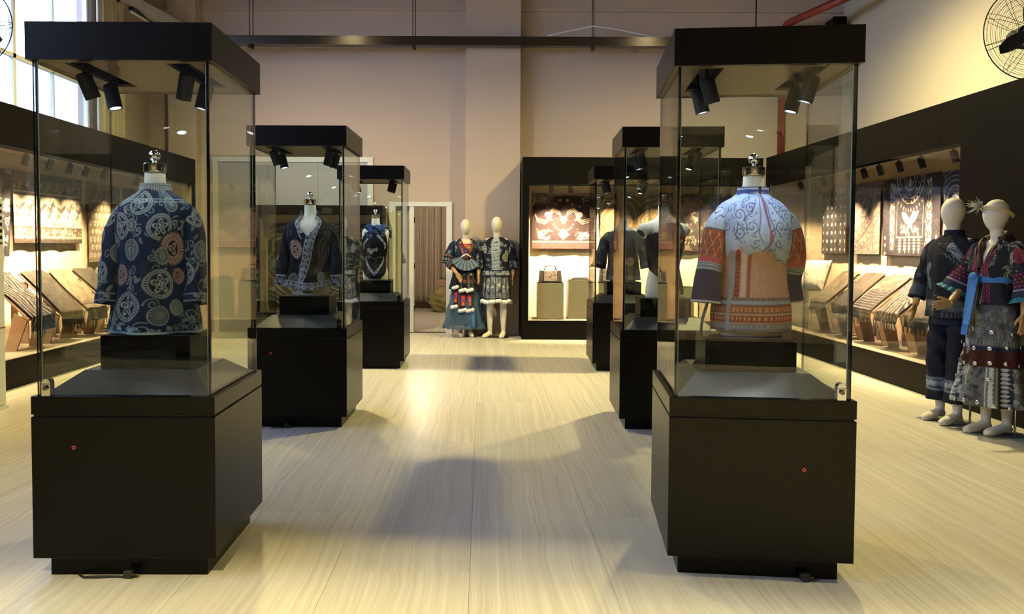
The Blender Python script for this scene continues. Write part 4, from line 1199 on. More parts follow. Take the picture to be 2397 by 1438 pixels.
WJ = [(.99, 0, -.005, .178, .128), (1.08, 0, -.005, .160, .120), (1.17, 0, -.006, .156, .118), (1.29, 0, -.014, .176, .136), (1.40, 0, -.008, .184, .122), (1.46, 0, 0, .182, .104), (1.50, 0, .003, .140, .088), (1.54, 0, .004, .090, .078)]
shell('body', WJ, d, M['cloth'], 160, 90, .175, parent=g, folds=[(5, .006, .4, 1.0)], seed=51, keep=lambda X, Z, A: ~((Z > 1.30) & (np.abs(A) < (Z - 1.30) / .24 * .85)))
dv = Dye(.3, .3, (.20, .02, .03), .005)
for x, y, c in ((-.02, .15, (.55, .08, .05)), (.03, .12, (.45, .2, .05)), (0, .19, (.5, .05, .12)), (.04, .2, (.1, .12, .4)), (-.05, .1, (.12, .06, .35)), (.0, .07, (.05, .06, .3))): dv.petals(x, y, .04, 6, c); dv.disc(x, y, .01, (.5, .4, .2))
shell('embroidered_bib', [(1.28, 0, -.014, .166, .128), (1.40, 0, -.008, .172, .114), (1.46, 0, 0, .168, .096)], dv, M['cloth'], 60, 40, .16, parent=g, keep=lambda X, Z, A: np.abs(A) < 1.0)
for sx in (-1, 1):
    ds = Dye(.6, .5, (.012, .020, .045), .006); ds.scrolls(250 + sx, 34, .018, .036, PW_); ds.rect(-.3, .3, .0, .13, DEEP); ds.rect(-.3, .3, .105, .13, (.16, .07, .06)); ds.rect(-.3, .3, 0, .02, (.14, .10, .12))
    for k in range(11): ds.disc(-.25 + k * .05, .06, .017, (.34, .36, .38)); ds.disc(-.25 + k * .05, .06, .010, DEEP)
    pth = [(-.278, -.02, 1.15), (-.262, -.01, 1.24), (-.225, 0, 1.36), (-.19, 0, 1.43), (-.14, 0, 1.465)] if sx < 0 else [(.262, .02, 1.13), (.248, .015, 1.24), (.220, 0, 1.36), (.19, 0, 1.43), (.14, 0, 1.465)]
    sleeve('sleeve', pth, [.098, .084, .070, .062, .052], ds, M['cloth'], 60, 60, .085, parent=g, seed=55 + sx)
    if sx < 0:
        di = Dye(.4, .3, (.014, .02, .05), .006)
        for y in (.0, .05, .1): di.rect(-.2, .2, y, y + .018, (.14, .12, .16))
        sleeve('undersleeve', [(-.222, -.135, 1.10), (-.262, -.06, 1.16), (-.27, -.03, 1.24)], [.060, .062, .055], di, M['cloth'], 40, 30, .06, parent=g, seed=58)
    else:
        sleeve('undersleeve', [(.248, .035, 1.04), (.252, .03, 1.13), (.25, .02, 1.2)], [.056, .058, .055], None, M['navy'], 40, 30, .06, parent=g, seed=58)
# fan-pleated pouch worn across the waist
g = thing('pleated_pouch', 'pale blue fan-pleated pouch slung across the waist on a red cord', 'bag', WB_LOC, WB_RZ)
for k in range(15):
    u = k / 14.; a = math.radians(-158 + 120 * u)
    c0 = V3((.0, -.165, 1.29)); d_ = V3((math.cos(a), 0, math.sin(a)))
    q = c0 + d_ * .09; r = c0 + d_ * .245; sd = V3((-d_.z, 0, d_.x))
    q.y -= .012; r.y -= .020
    hx = [q - sd * .008, q + sd * .008, r + sd * .017, r - sd * .017]
    b = MB().hexa([*(p + V3((0, .010, 0)) for p in hx), *(p - V3((0, .006 + .006 * (k % 2), 0)) for p in hx)])
    b.build('pleat', pm('pouch_pleat', (.16, .22, .30) if k % 2 else (.07, .11, .17), rough=.8, scale=30) if k < 2 else bpy.data.materials['pouch_pleat' if k % 2 == 0 else 'pouch_pleat.001'], g)
MB().tube([(-.10, -.168, 1.235), (-.05, -.178, 1.275), (.0, -.18, 1.30), (.07, -.178, 1.255)], .013, 8).build('pouch_rim', M['white'], g, True)
MB().tube([(.10, -.05, 1.535), (.10, -.115, 1.47), (.075, -.165, 1.38), (.02, -.175, 1.28)], .008, 8).build('cord', M['red'], g, True)
MB().tube([(-.09, -.07, 1.53), (-.03, -.165, 1.40), (.06, -.172, 1.30), (.14, -.15, 1.18)], .012, 8).build('strap', M['maroon'], g, True)
# skirt panels
g = thing('tulle_skirt', 'long sheer blue tulle skirt on the shorter back mannequin', 'skirt', WB_LOC, WB_RZ)
shell('outer_layer', [(.135, 0, 0, .325, .27), (.35, 0, 0, .285, .235), (.60, 0, 0, .225, .185), (.82, 0, -.004, .178, .140), (1.0, 0, -.004, .150, .115)], None, M['tulle'], 150, 70, .2, parent=g, folds=[(11, .026, 0, .8), (7, .016, 1, .8)], seed=61)
shell('lining', [(.20, 0, 0, .255, .205), (.45, 0, 0, .215, .17), (.80, 0, 0, .165, .13), (1.0, 0, 0, .142, .107)], None, pm('skirt_lining', (.018, .040, .065), (.03, .06, .09), rough=.9), 90, 40, .2, parent=g, folds=[(9, .02, 0, .8)], seed=62)
g = thing('apron_strips', 'black apron with red embroidered strips and white pompoms', 'apron', WB_LOC, WB_RZ)
d = Dye(1.0, .5, (.014, .012, .016), .006)
for x in (-.06, .03, .11): d.rect(x - .012, x + .012, 0, .4, (.10, .09, .08)); d.petals(x + .04, .14, .024, 5, (.08, .12, .05)); d.petals(x + .04, .17, .02, 5, (.35, .05, .05)); d.disc(x + .04, .265, .016, (.45, .42, .3))
shell('upper_panel', [(.72, 0, 0, .215, .178), (.85, 0, 0, .185, .150), (1.02, 0, -.004, .165, .128)], d, M['cloth'], 110, 50, .18, parent=g, folds=[(6, .010, 0, .8)], seed=64)
for i, (a, zt, zb) in enumerate(((-.75, .76, .50), (-.22, .72, .45), (.20, .72, .45))):
    d = Dye(.12, .36, (.012, .010, .012), .005); d.rect(-.034, .034, .05, .21, (.30, .02, .02))
    for y, c in ((.17, (.55, .06, .05)), (.12, (.42, .04, .05)), (.075, (.5, .16, .04)), (.14, (.1, .05, .3))): d.petals(.004 * (i - 1), y, .028, 6, c)
    d.line([(-.02, .10), (.01, .16), (.02, .13)], .006, (.5, .5, .5) if i == 2 else (.3, .05, .04))
    R0 = lambda z: .215 + .12 * (.75 - z)
    def shp(U, V, a=a, zb=zb):
        z = zb + V; A = a + U / .25
        return (.225 + .10 * (.75 - z)) * np.sin(A), -(.195 + .10 * (.75 - z)) * np.cos(A), z
    sheet('embroidered_strip', .085, zt - zb, d, M['cloth'], 12, 40, shp, g)
    for zz in (zt + .02, zb - .02):
        for q in (-.16, -.02, .13): pompom(g, ((.250 + .10 * (.75 - zz)) * math.sin(a + q), -(.220 + .10 * (.75 - zz)) * math.cos(a + q), zz + .01 * math.sin(9 * q)), .88)
sheet('blue_ribbon', .08, .27, None, M['blue'], 6, 20, lambda U, V: (.09 + U, -.262 + .05 * (V / .27), .17 + V), g)
dp = MB().hexa([(-.27, -.11, .76), (-.17, -.17, .73), (-.15, -.02, .73), (-.25, .0, .76), (-.20, -.12, 1.02), (-.13, -.15, 1.02), (-.12, -.03, 1.02), (-.18, -.02, 1.02)])
dp.build('side_flap', M['navy'], g)

# ---- right pair: man in dark jacket and trousers, facing into the hall
RM_LOC, RM_RZ = (3.85, 6.78, 0), -1.22
mannequin('linen mannequin in a dark buttoned jacket and navy trousers', RM_LOC, RM_RZ, .975, [((-.275, -.02, 1.19), (-.285, -.10, .965), (.05, -.35, -1), (.5, -1, 0)), ((.265, .02, 1.20), (.27, .0, .98), (0, -.1, -1), (0, -1, 0))], feet=((-.105, 0, .05), (.105, -.05, .05)))
d = Dye(1.25, .66, (.007, .009, .015), .004); PD = (.085, .105, .13)
for k in range(9): d.line([(.02 + .035 * k, .52 - .012 * k), (.05 + .03 * k, .49 - .02 * k)], [.003, .010], PD)
for k in range(26): d.leaf(.04 + .012 * k, .60 - .012 * k + .01 * math.sin(k), .04, .006, 4.4 + .04 * k, (.16, .19, .22)); d.leaf(.04 + .012 * k, .60 - .012 * k, .04, .006, .2 + .03 * k, (.16, .19, .22))
d.line([(.03, .55), (.10, .53), (.20, .47), (.30, .42)], .006, (.16, .19, .22))
for (x, y, L, an) in ((.08, .33, .16, 5.2), (.14, .30, .15, 4.4), (.22, .32, .14, 4.9), (.10, .24, .12, 6.0), (.19, .22, .11, .4), (-.10, .45, .14, 4.4), (-.14, .35, .13, 4.9), (.32, .4, .15, 4.6), (.4, .3, .15, 4.9), (.45, .5, .14, 4.4), (-.3, .4, .15, 4.6), (-.4, .3, .15, 4.9)): d.leaf(x, y, L, .030, an, PD, 1, (.006, .008, .012))
d.line([(.14, .42), (.17, .34), (.13, .28), (.16, .20)], .010, (.004, .004, .006))
d.rect(-.62, .62, .05, .14, (.030, .036, .045)); d.scrolls(305, 60, .014, .028, (.09, .10, .115), y0=.06, y1=.13, leaf=False); d.rect(-.62, .62, 0, .045, (.010, .013, .022))
for k in range(40): d.line([(-.6 + k * .03, .004), (-.6 + k * .03, .045)], .006, (.06, .07, .085))
d.rect(-.025, .018, 0, .66, (.006, .007, .010))
d.im = d.im * 1.4
g = thing('dark_jacket', 'black and grey feather-patterned jacket with knotted buttons', 'jacket', RM_LOC, RM_RZ)
MJ = [(.86, 0, -.005, .212, .146), (.98, 0, -.005, .204, .140), (1.12, 0, -.006, .190, .134), (1.28, 0, -.012, .196, .142), (1.40, 0, -.006, .202, .128), (1.455, 0, 0, .198, .110), (1.50, 0, .003, .148, .090), (1.53, 0, .004, .088, .076)]
shell('body', MJ, d, M['cloth'], 260, 150, .19, parent=g, folds=[(5, .010, .4, 1.0), (8, .005, 1, 1.0)], seed=71)
shell('collar', [(1.525, 0, .002, .080, .074), (1.56, 0, 0, .070, .068), (1.575, 0, 0, .069, .067)], None, M['navy'], 60, 8, .07, parent=g, hem=.004, crumple=0)
for k in range(7):
    z = 1.46 - k * .085; y_ = -(np.interp(z, [q[0] for q in MJ], [q[4] for q in MJ]) + .012)
    b = MB().ball((-.004, y_, z), .008, n=8, r=6).build('knot_button', M['navy'], g, True)
    MB().tube([(-.055, y_ + .010, z), (-.004, y_ - .002, z), (.050, y_ + .010, z)], .0035, 6).build('button_loop', pm('loop_grey', (.10, .10, .11)) if k == 0 else bpy.data.materials['loop_grey'], b, True)
for sx in (-1, 1):
    ds = Dye(.5, .62, (.007, .009, .015), .005); ds.scrolls(310, 24, .02, .04, PD); ds.rect(-.3, .3, .02, .12, (.05, .065, .09)); ds.rect(-.3, .3, 0, .02, (.006, .008, .02))
    pth = [(-.288, -.075, 1.0), (-.278, -.03, 1.14), (-.245, -.004, 1.30), (-.205, 0, 1.41), (-.150, 0, 1.46)] if sx < 0 else [(.276, .0, 1.0), (.268, .015, 1.14), (.240, 0, 1.30), (.205, 0, 1.41), (.150, 0, 1.46)]
    sleeve('sleeve', pth, [.066, .064, .066, .066, .056], ds, M['cloth'], 60, 70, .068, parent=g, seed=75 + sx)
g = thing('trousers', 'loose navy trousers with pale patterned cuffs', 'trousers', RM_LOC, RM_RZ)
shell('waist', [(.80, 0, 0, .178, .128), (.90, 0, 0, .172, .122), (1.0, 0, 0, .150, .108)], None, M['navy'], 60, 14, .17, parent=g, hem=0)
for sx, (fx, fy) in ((-1, (-.105, 0)), (1, (.105, -.05))):
    ds = Dye(.7, .75, (.007, .009, .020), .005)
    for y0, y1, c in ((.085, .10, (.14, .19, .26)), (.115, .165, (.10, .13, .19)), (.175, .185, (.14, .19, .26))): ds.rect(-.4, .4, y0, y1, c)
    ds.scrolls(320, 44, .012, .02, (.28, .32, .36), y0=.12, y1=.16, leaf=False)
    sleeve('trouser_leg', [(fx, fy + .01, .17), (fx, fy * .7 + .005, .35), (fx * .98, fy * .4, .60), (sx * .088, 0, .80), (sx * .080, 0, .90)], [.100, .100, .100, .102, .085], ds, M['cloth'], 70, 90, .1, parent=g, seed=80 + sx, flat=1.0, crumple=.004)

# ---- right pair: woman in layered skirt
RW_LOC, RW_RZ = (3.925, 6.33, 0), -1.38
mannequin('linen mannequin in a pink-trimmed jacket and tiered skirt with discs', RW_LOC, RW_RZ, .955, [((-.285, -.05, 1.19), (-.20, -.25, 1.04), (.10, -1, -.12), (-.25, -.2, 1)), ((.255, .03, 1.20), (.25, .03, .98), (0, -.05, -1), (0, -1, 0))], female=True, feet=((-.06, -.02, 0), (.075, .05, 0)))
PK = (.28, .035, .085)
d = Dye(1.2, .62, (.014, .016, .024), .004); PG = (.36, .36, .32)
d.scrolls(341, 60, .02, .045, PG)
def pinkband(d, pts, wd):
    d.line(pts, wd, (.012, .012, .022)); pts = np.asarray(pts, float); seg = np.hypot(*np.diff(pts, axis=0).T); L = np.concatenate([[0], np.cumsum(seg)])
    for k in range(int(L[-1] / .02)):
        for q in (-1, 0, 1):
            s_ = k * .02 + (.01 if q else 0); x, y = np.interp(s_, L, pts[:, 0]) + q * wd * .3, np.interp(s_, L, pts[:, 1])
            d.polar(x, y, .012, lambda r, t: r * (np.abs(np.cos(t)) + np.abs(np.sin(t))) - .0085, PK)
for sx in (-1, 1): pinkband(d, [(sx * .11, .60), (sx * .07, .45), (sx * .045, .30), (sx * .05, .0)], .062)
for sx in (-1, 1): d.line([(sx * .075, .60), (sx * .037, .45), (sx * .012, .30), (sx * .015, 0)], .005, (.36, .30, .34))
g = thing('trimmed_jacket', 'patterned short jacket with pink diamond trim and teal frilled cuffs', 'jacket', RW_LOC, RW_RZ)
FJ = [(1.0, 0, -.008, .176, .132), (1.08, 0, -.008, .160, .124), (1.16, 0, -.008, .154, .120), (1.27, 0, -.016, .176, .140), (1.37, 0, -.008, .184, .124), (1.43, 0, 0, .182, .104), (1.47, 0, .003, .140, .088), (1.51, 0, .004, .088, .078)]
shell('body', FJ, d, M['cloth'], 220, 120, .175, parent=g, folds=[(5, .006, .4, 1.0)], seed=81, keep=lambda X, Z, A: ~((Z > 1.24) & (np.abs(A) < (Z - 1.24) / .27 * .7)))
sleeve('collar_roll', [(-.03, -.13, 1.27), (-.065, -.085, 1.42), (-.085, .0, 1.50), (0, .075, 1.53), (.085, 0, 1.50), (.065, -.085, 1.42), (.03, -.13, 1.27)], [.020, .024, .026, .026, .026, .024, .020], None, M['maroon'], 20, 60, .02, parent=g, hem=0)
for sx in (-1, 1):
    ds = Dye(.62, .5, (.014, .016, .024), .005); ds.scrolls(345 + sx, 36, .02, .04, PG)
    for k in range(18): ds.line([(-.3 + k * .035, .27), (-.29 + k * .035, .33), (-.28 + k * .035, .27)], .006, PG)
    ds.rect(-.32, .32, .055, .20, (.012, .012, .020)); ds.rect(-.32, .32, .052, .060, (.34, .22, .36)); ds.rect(-.32, .32, .0, .05, (.02, .03, .05))
    for y in (.085, .115, .145, .175):
        for k in range(20): ds.polar(-.3 + k * .032 + (.016 if y in (.115, .175) else 0), y, .014, lambda r, t: r * (np.abs(np.cos(t)) + np.abs(np.sin(t))) - .011, PK)
    ds.medallion(-.09 if sx > 0 else .09, .33, .05, (.28, .04, .05), 14, style=3); ds.medallion(.06 if sx > 0 else -.06, .30, .05, (.28, .04, .05), 14, style=3)
    pth = [(-.315, -.075, 1.10), (-.278, -.03, 1.22), (-.232, 0, 1.33), (-.19, 0, 1.40), (-.14, 0, 1.435)] if sx < 0 else [(.285, .03, 1.07), (.262, .02, 1.20), (.225, 0, 1.33), (.19, 0, 1.40), (.14, 0, 1.435)]
    so = sleeve('sleeve', pth, [.115, .092, .070, .060, .052], ds, M['cloth'], 70, 80, .09, parent=g, seed=85 + sx)
    c_ = V3(pth[0]); tdir = (V3(pth[1]) - c_).normalized(); e1 = V3((0, -1, 0)); e1 = (e1 - tdir * e1.dot(tdir)).normalized(); e2 = tdir.cross(e1)
    fr_ = MB(); ring1 = []; 
    P = np.zeros((3, 60, 3))
    for i in range(60):
        a = 2 * PI * i / 60
        for j, (rr, off) in enumerate(((.112, .004), (.126 + .010 * math.sin(14 * a), -.018), (.134 + .014 * math.sin(14 * a + .5), -.032))):
            P[j, i] = c_ + (e1 * math.cos(a) + e2 * math.sin(a)) * rr + tdir * off
    link_mesh('cuff_frill', gridmesh('cuff_frill', P, M['teal'], wrap=True), so)
g = thing('sash', 'bright blue cloth sash tied at the waist with hanging ends', 'sash', RW_LOC, RW_RZ)
shell('waistband', [(1.165, 0, -.008, .163, .129), (1.19, 0, -.008, .166, .133), (1.21, 0, -.008, .170, .136)], None, M['blue'], 60, 8, .16, parent=g, crumple=.001, hem=.004)
for x, z0, yy in ((-.055, .76, -.20), (-.02, .84, -.215)):
    MB().hexa([(x - .04, yy - .02, z0), (x + .035, yy - .03, z0), (x + .035, yy - .02, z0), (x - .04, yy - .01, z0), (x - .035, -.168, 1.22), (x + .03, -.168, 1.22), (x + .03, -.155, 1.22), (x - .035, -.155, 1.22)]).build('sash_end', M['blue'], g, bevel=.003)
MB().ball((-.035, -.170, 1.21), .040, .022, .032, 14, 10).build('knot', M['blue'], g, True)
g = thing('tiered_skirt', 'tiered patchwork skirt with silver discs and a maroon band', 'skirt', RW_LOC, RW_RZ)
d = Dye(1.7, .86, (.012, .013, .020), .005)
for k in range(14):
    x0 = -.85 + k * .1214; x1 = x0 + .1214; st = k % 4
    d.rect(x0, x1, 0, .30, (.075, .08, .085) if st != 1 else (.010, .012, .022))
    if st == 1:
        for q in range(9): d.polar((x0 + x1) / 2, .03 + q * .032, .05, lambda r, t: np.maximum(np.abs(r * np.sin(t)) - .012, np.abs(r * np.cos(t)) - .042 + np.abs(r * np.sin(t)) * 2), (.26, .28, .29))
    elif st == 2: d.scrolls(400 + k, 16, .014, .028, (.28, .29, .28), x0=x0, x1=x1, y0=0, y1=.3)
    elif st == 0:
        for q in range(9): d.medallion((x0 + x1) / 2, .02 + q * .034, .017, (.28, .29, .28), 8, style=3); d.rect(x0 + .01, x0 + .016, 0, .3, (.26, .27, .27)); d.rect(x1 - .016, x1 - .01, 0, .3, (.26, .27, .27))
    else: d.scrolls(420 + k, 22, .012, .02, (.012, .013, .02), x0=x0, x1=x1, y0=0, y1=.3, leaf=False)
d.rect(-.85, .85, .30, .42, (.030, .008, .006)); d.rect(-.85, .85, .42, .45, (.010, .014, .03)); d.rect(-.85, .85, .45, .86, (.05, .055, .06)); d.scrolls(430, 110, .02, .04, (.16, .17, .17), y0=.50, y1=.84)
for k in range(60): d.rect(-.85 + k * .03, -.84 + k * .03, .46, .50, (.14, .15, .15))
d.scrolls(431, 60, .015, .03, (.30, .32, .34), x0=-.30, x1=-.12, y0=.0, y1=.6)
d.im = np.clip(d.im * 1.5, 0, .5)
SKT = [(.235, 0, 0, .270, .235), (.40, 0, 0, .250, .215), (.60, 0, 0, .215, .182), (.66, 0, 0, .208, .176), (.85, 0, 0, .190, .155), (1.02, 0, -.004, .160, .124)]
shell('skirt_body', SKT, d, M['cloth'], 260, 130, .27, parent=g, folds=[(9, .022, .5, .7), (5, .012, 0, .8)], seed=91)
dme = disc_mesh(.017).mesh('silver_disc', M['silver'], True)
for (zz, n, ph) in ((.26, 16, 0), (.56, 14, .2), (.68, 12, .1), (.80, 9, .3), (.44, 5, .0)):
    rx = np.interp(zz, [q[0] for q in SKT], [q[3] for q in SKT]) + .03; ry = np.interp(zz, [q[0] for q in SKT], [q[4] for q in SKT]) + .03
    for k in range(n):
        a = -PI + ph + k * 2 * PI / n
        o = link_mesh('silver_disc', dme, g, (rx * math.sin(a), -ry * math.cos(a), zz + .012 * math.sin(5 * k)))
        o.rotation_euler = (PI / 2, 0, a)
g = thing('headband', 'cream headband with a dried grass spray on the mannequin brow', 'headband', (RW_LOC[0], RW_LOC[1], 1.62), RW_RZ)
an = np.linspace(0, 2 * PI, 40)
MB().tube([(.086 * math.sin(a), -.012 - .108 * math.cos(a), .085 + .030 * math.cos(a)) for a in an], .011, 8, flat=1.5).build('band', M['headband'], g, True)
rg = random.Random(12)
sp = MB()
for k in range(34):
    a = rg.uniform(0, 6.28); el = rg.uniform(-.9, .9); L = rg.uniform(.05, .10)
    c0 = V3((-.03, -.125, .125)); dd_ = V3((math.cos(a) * math.cos(el) - .3, -abs(math.sin(a)) * .8 - .25, math.sin(el)))
    sp.tube([c0, c0 + dd_ * L * .5, c0 + dd_ * L], [.003, .0045, .001], 5)
sp.build('grass_spray', M['straw'], g)
MB().ball((.02, .11, .055), .018, .012, .020, 10, 8).build('band_knot', M['headband'], g, True)

# ================================================================== cloths hung in the wall displays
WH = (.24, .215, .18); CI = (.008, .008, .014)
def hang(label, dye, wd, ht, loc, rz, amp=.008, seed=0, name='batik_cloth', sag=0.0, res=.0075):
    rg_ = np.random.RandomState(seed); ph = rg_.uniform(0, 6, 4)
    def shp(U, V):
        t_ = 1 - V / ht
        y = -.012 - amp * (1 + .5 * np.sin(9 * U / wd * PI + ph[0]) * t_ + .5 * np.sin(5 * U / wd * PI + ph[1] + 2 * V))
        return U, y, V + sag * (np.abs(U) / (wd / 2)) ** 2 * V / ht
    o = sheet(name, wd, ht, dye, M['cloth'], int(wd / res), int(ht / res), shp, None, loc, rz)
    return tag(o, label, 'cloth', 'batik cloths hung in the wall displays')
def pt(d, rows): d.line(rows, d.res * 1.6, WH)

# A  banded cloth with scalloped foot (left display)
d = Dye(1.62, .84, (.030, .022, .020), .006)
d.rect(-.82, .82, .20, .56, WH); d.scrolls(501, 90, .02, .05, (.05, .04, .045), y0=.21, y1=.55)
for k in range(7):
    x = -.7 + k * .235
    d.leaf(x, .40, .16, .032, .5 + .5 * (k % 2), (.04, .035, .04)); d.leaf(x + .02, .38, .12, .03, 2.4, (.04, .035, .04)); d.leaf(x, .37, .10, .026, 3.9, (.04, .035, .04)); d.disc(x + .09, .46, .020, (.04, .035, .04))
d.rect(-.82, .82, .60, .615, WH); d.scrolls(502, 70, .014, .024, WH, y0=.63, y1=.72, leaf=False)
for k in range(40): d.disc(-.8 + k * .042, .745, .017, WH); d.disc(-.8 + k * .042, .752, .018, (.030, .022, .020))
d.rect(-.82, .82, .09, .19, (.06, .045, .042)); d.scrolls(503, 80, .014, .026, WH, y0=.10, y1=.18, leaf=False); d.rect(-.82, .82, .193, .198, (.03, .02, .02))
for k in range(34): d.polar(-.8 + k * .049, .068, .03, lambda r, t: np.maximum(np.abs(r * np.cos(t)) - .020 + np.maximum(r * np.sin(t), 0) * 0, np.abs(r * np.sin(t)) + np.abs(r * np.cos(t)) * .9 - .018), WH)
d.rect(-.82, .82, .072, .088, WH)
hang('wide dark cloth with a cream bird and flower band in the left display', d, 1.62, .84, (-5.39, 10.31, 1.43), PI / 2, seed=1)
# B  pale fine-figured cloth
d = Dye(1.0, 1.08, (.09, .07, .05), .006)
for j in range(9):
    for i in range(9):
        x, y = -.44 + i * .11 + (.055 if j % 2 else 0), .10 + j * .11
        d.petals(x, y, .046, 6, WH, ph=.3); d.disc(x, y, .012, (.10, .08, .07)); d.leaf(x, y + .045, .05, .012, 1.57, (.06, .05, .05))
d.rect(-.5, .5, .86, 1.08, (.06, .05, .045)); d.scrolls(505, 40, .014, .03, WH, y0=.88, y1=1.05, leaf=False)
hang('fine-figured fawn cloth beside the wide banded cloth', d, 1.0, 1.08, (-5.39, 11.80, 1.17), PI / 2, seed=2)
d = Dye(.6, 1.0, CI, .008); d.scrolls(507, 60, .02, .05, (.30, .28, .26))
hang('dark scrolled cloth nearest the air conditioner', d, .62, .98, (-5.39, 9.10, 1.28), PI / 2, amp=.02, seed=3)
d = Dye(.7, .9, CI, .008)
for k in range(5): d.medallion(0, .1 + k * .17, .07, WH, 24, style=k % 3)
hang('dark cloth with a column of medallions at the far end', d, .62, .9, (-5.39, 12.75, 1.36), PI / 2, seed=4)
# right display: centre cloth with garlands and a bird
d = Dye(1.32, .94, CI, .006)
d.rect(-.30, -.292, .22, .92, WH); d.rect(.292, .30, .22, .92, WH); d.rect(-.30, .30, .215, .228, WH)
for r in (.10, .15, .25, .31): d.ring(0, .93, r, .010, WH)
for r, n, s_ in ((.20, 9, .016), (.275, 13, .018), (.37, 19, .022)):
    for k in range(n + 1):
        a = PI + PI * k / n; x, y = r * math.cos(a), .93 + r * math.sin(a)
        if abs(x) < .28: d.leaf(x, y, s_ * 2.0, s_ * .42, a, WH)
d.petals(0, .87, .05, 5, WH)
# bird with spread wings
d.leaf(-.02, .34, .20, .050, 1.0, WH); d.leaf(-.03, .40, .20, .06, 2.5, WH); d.leaf(.02, .40, .22, .06, .6, WH); d.leaf(-.03, .36, .13, .04, 4.2, WH); d.disc(.09, .50, .028, WH)
for k in range(6): d.line([(-.05 - .025 * k, .42 + .015 * k), (-.06 - .025 * k, .47 + .012 * k)], .005, CI); d.line([(.05 + .025 * k, .42 + .015 * k), (.055 + .025 * k, .47 + .014 * k)], .005, CI)
d.scrolls(520, 16, .014, .026, WH, x0=-.2, x1=.2, y0=.25, y1=.35)
for k in range(5):
    x = -.22 + k * .11
    for q in range(4): d.leaf(x, .20 - q * .035, .036, .011, -.5, WH); d.leaf(x, .20 - q * .035, .036, .011, 3.64, WH)
    d.leaf(x, .07, .04, .012, -1.57, WH)
for sx in (-1, 1):
    for k in range(6):
        y = .12 + k * .135; d.spiral(sx * .42, y, .05, 1.4, .008, WH, k, sx); d.petals(sx * .44, y + .07, .036, 5, WH); d.leaf(sx * .40, y + .03, .07, .016, 1.5 + .6 * sx, WH); d.ring(sx * .41, y + .02, .062, .006, WH)
    for y in (.03, .13, .22): d.disc(sx * .59, y, .02, WH)
for y in (.02, .06): d.rect(.52, .66, y, y + .008, WH)
hang('dark cloth with garland arcs and a white bird in the right display', d, 1.32, .94, (5.06, 9.81, 1.33), -PI / 2, seed=5)
d = Dye(.86, .95, (.12, .105, .095), .006)
rg = random.Random(33)
for k in range(60):
    x, y = rg.uniform(-.43, .43), rg.uniform(0, .95); pts = [(x, y)]; a = rg.uniform(0, 6.28)
    for q in range(9): a += rg.uniform(-.55, .55); x += .05 * math.cos(a); y += .05 * math.sin(a); pts.append((x, y))
    d.line(pts, .007, (.020, .018, .022))
for k in range(7): d.ring(-.43, .95, .15 + k * .13, .012, (.02, .018, .022))
hang('grey cloth with crazed branching lines next to the bird cloth', d, .84, .93, (5.06, 10.97, 1.34), -PI / 2, seed=6)
def contour(d, cs, sp, wd, col, amp=.05, seed=0):
    X = (np.arange(d.nx) * d.res - d.w / 2)[None, :]; Y = (np.arange(d.ny) * d.res)[:, None]
    f = np.full((d.ny, d.nx), 9.0)
    for (x, y, s_) in cs: f = np.minimum(f, np.hypot(X - x, (Y - y) * s_) + amp * np.sin(6 * X + 7 * Y + x * 9) * np.cos(9 * Y - 3 * X))
    k = (np.abs((f / sp) % 1.0 - .5) < wd / 2).astype(np.float32)[..., None]
    d.im = d.im * (1 - k) + np.asarray(col, np.float32) * k
d = Dye(1.2, .76, (.020, .022, .030), .006); contour(d, [(.1, .5, 1.2), (-.4, .2, .8), (.5, .1, 1)], .060, .22, (.13, .15, .17))
for k in range(7): d.disc(-.3 + k * .09, .30 + .03 * math.sin(k), .014, (.3, .3, .3))
hang('dark cloth with wavy contour lines behind the standing mannequins', d, 1.2, .76, (5.06, 8.50, 1.50), -PI / 2, seed=7)
d = Dye(.9, .95, (.022, .020, .028), .007)
for j in range(8):
    for i in range(6): d.disc(-.36 + i * .145, .06 + j * .12, .022, (.38, .36, .32))
hang('dark spotted cloth at the corner end of the right display', d, .84, .93, (5.06, 11.93, 1.34), -PI / 2, seed=8)
# back display: swirls, dots and diamond flower
BR = (.012, .007, .009); WC = (.22, .175, .14)
d = Dye(1.02, .90, BR, .005)
for sx in (-1, 1):
    for k in range(3):
        o_ = k * .028
        d.line([(sx * .02, .42 + o_), (sx * .06, .60 - o_), (sx * .16, .66 - o_), (sx * .24 - sx * o_, .58), (sx * .20, .48 + o_), (sx * .30, .40 + o_), (sx * .42, .44 + o_), (sx * .46, .56)], .008, WC)
    d.medallion(sx * .26, .55, .042, WC, 14, style=3)
    for k in range(3): d.line([(sx * .30, .78 - .03 * k), (sx * .36, .86 - .04 * k), (sx * .46, .84 - .04 * k), (sx * .49, .70)], .007, WC)
    for k in range(14): d.disc(sx * (.05 + .035 * k), .30 + .0009 * (k * 3.4) ** 2, .013, WC)
    d.scrolls(540 + sx, 10, .02, .036, WC, x0=min(sx * .2, sx * .48), x1=max(sx * .2, sx * .48), y0=.18, y1=.30)
    d.ring(sx * .28, .165, .02, .006, WC); d.leaf(sx * .2, .165, .2 * sx, .014, 0, WC) if sx > 0 else d.leaf(-.2, .165, .2, .014, PI, WC)
    d.petals(sx * .36, .235, .05, 5, WC); d.petals(sx * .06, .78, .03, 5, WC); d.petals(sx * .13, .72, .022, 5, WC)
d.petals(0, .47, .055, 4, WC, ph=0)
for i in range(-3, 4):
    for j in range(-3, 4):
        if abs(i) + abs(j) < 4: d.disc(i * .022 * 1.2, .235 + j * .022 * 1.2, .012, (.34, .28, .25))
d.rect(-.51, .51, .125, .133, WC); d.rect(-.51, .51, .108, .120, WC); d.rect(-.51, .51, 0, .095, (.045, .022, .022))
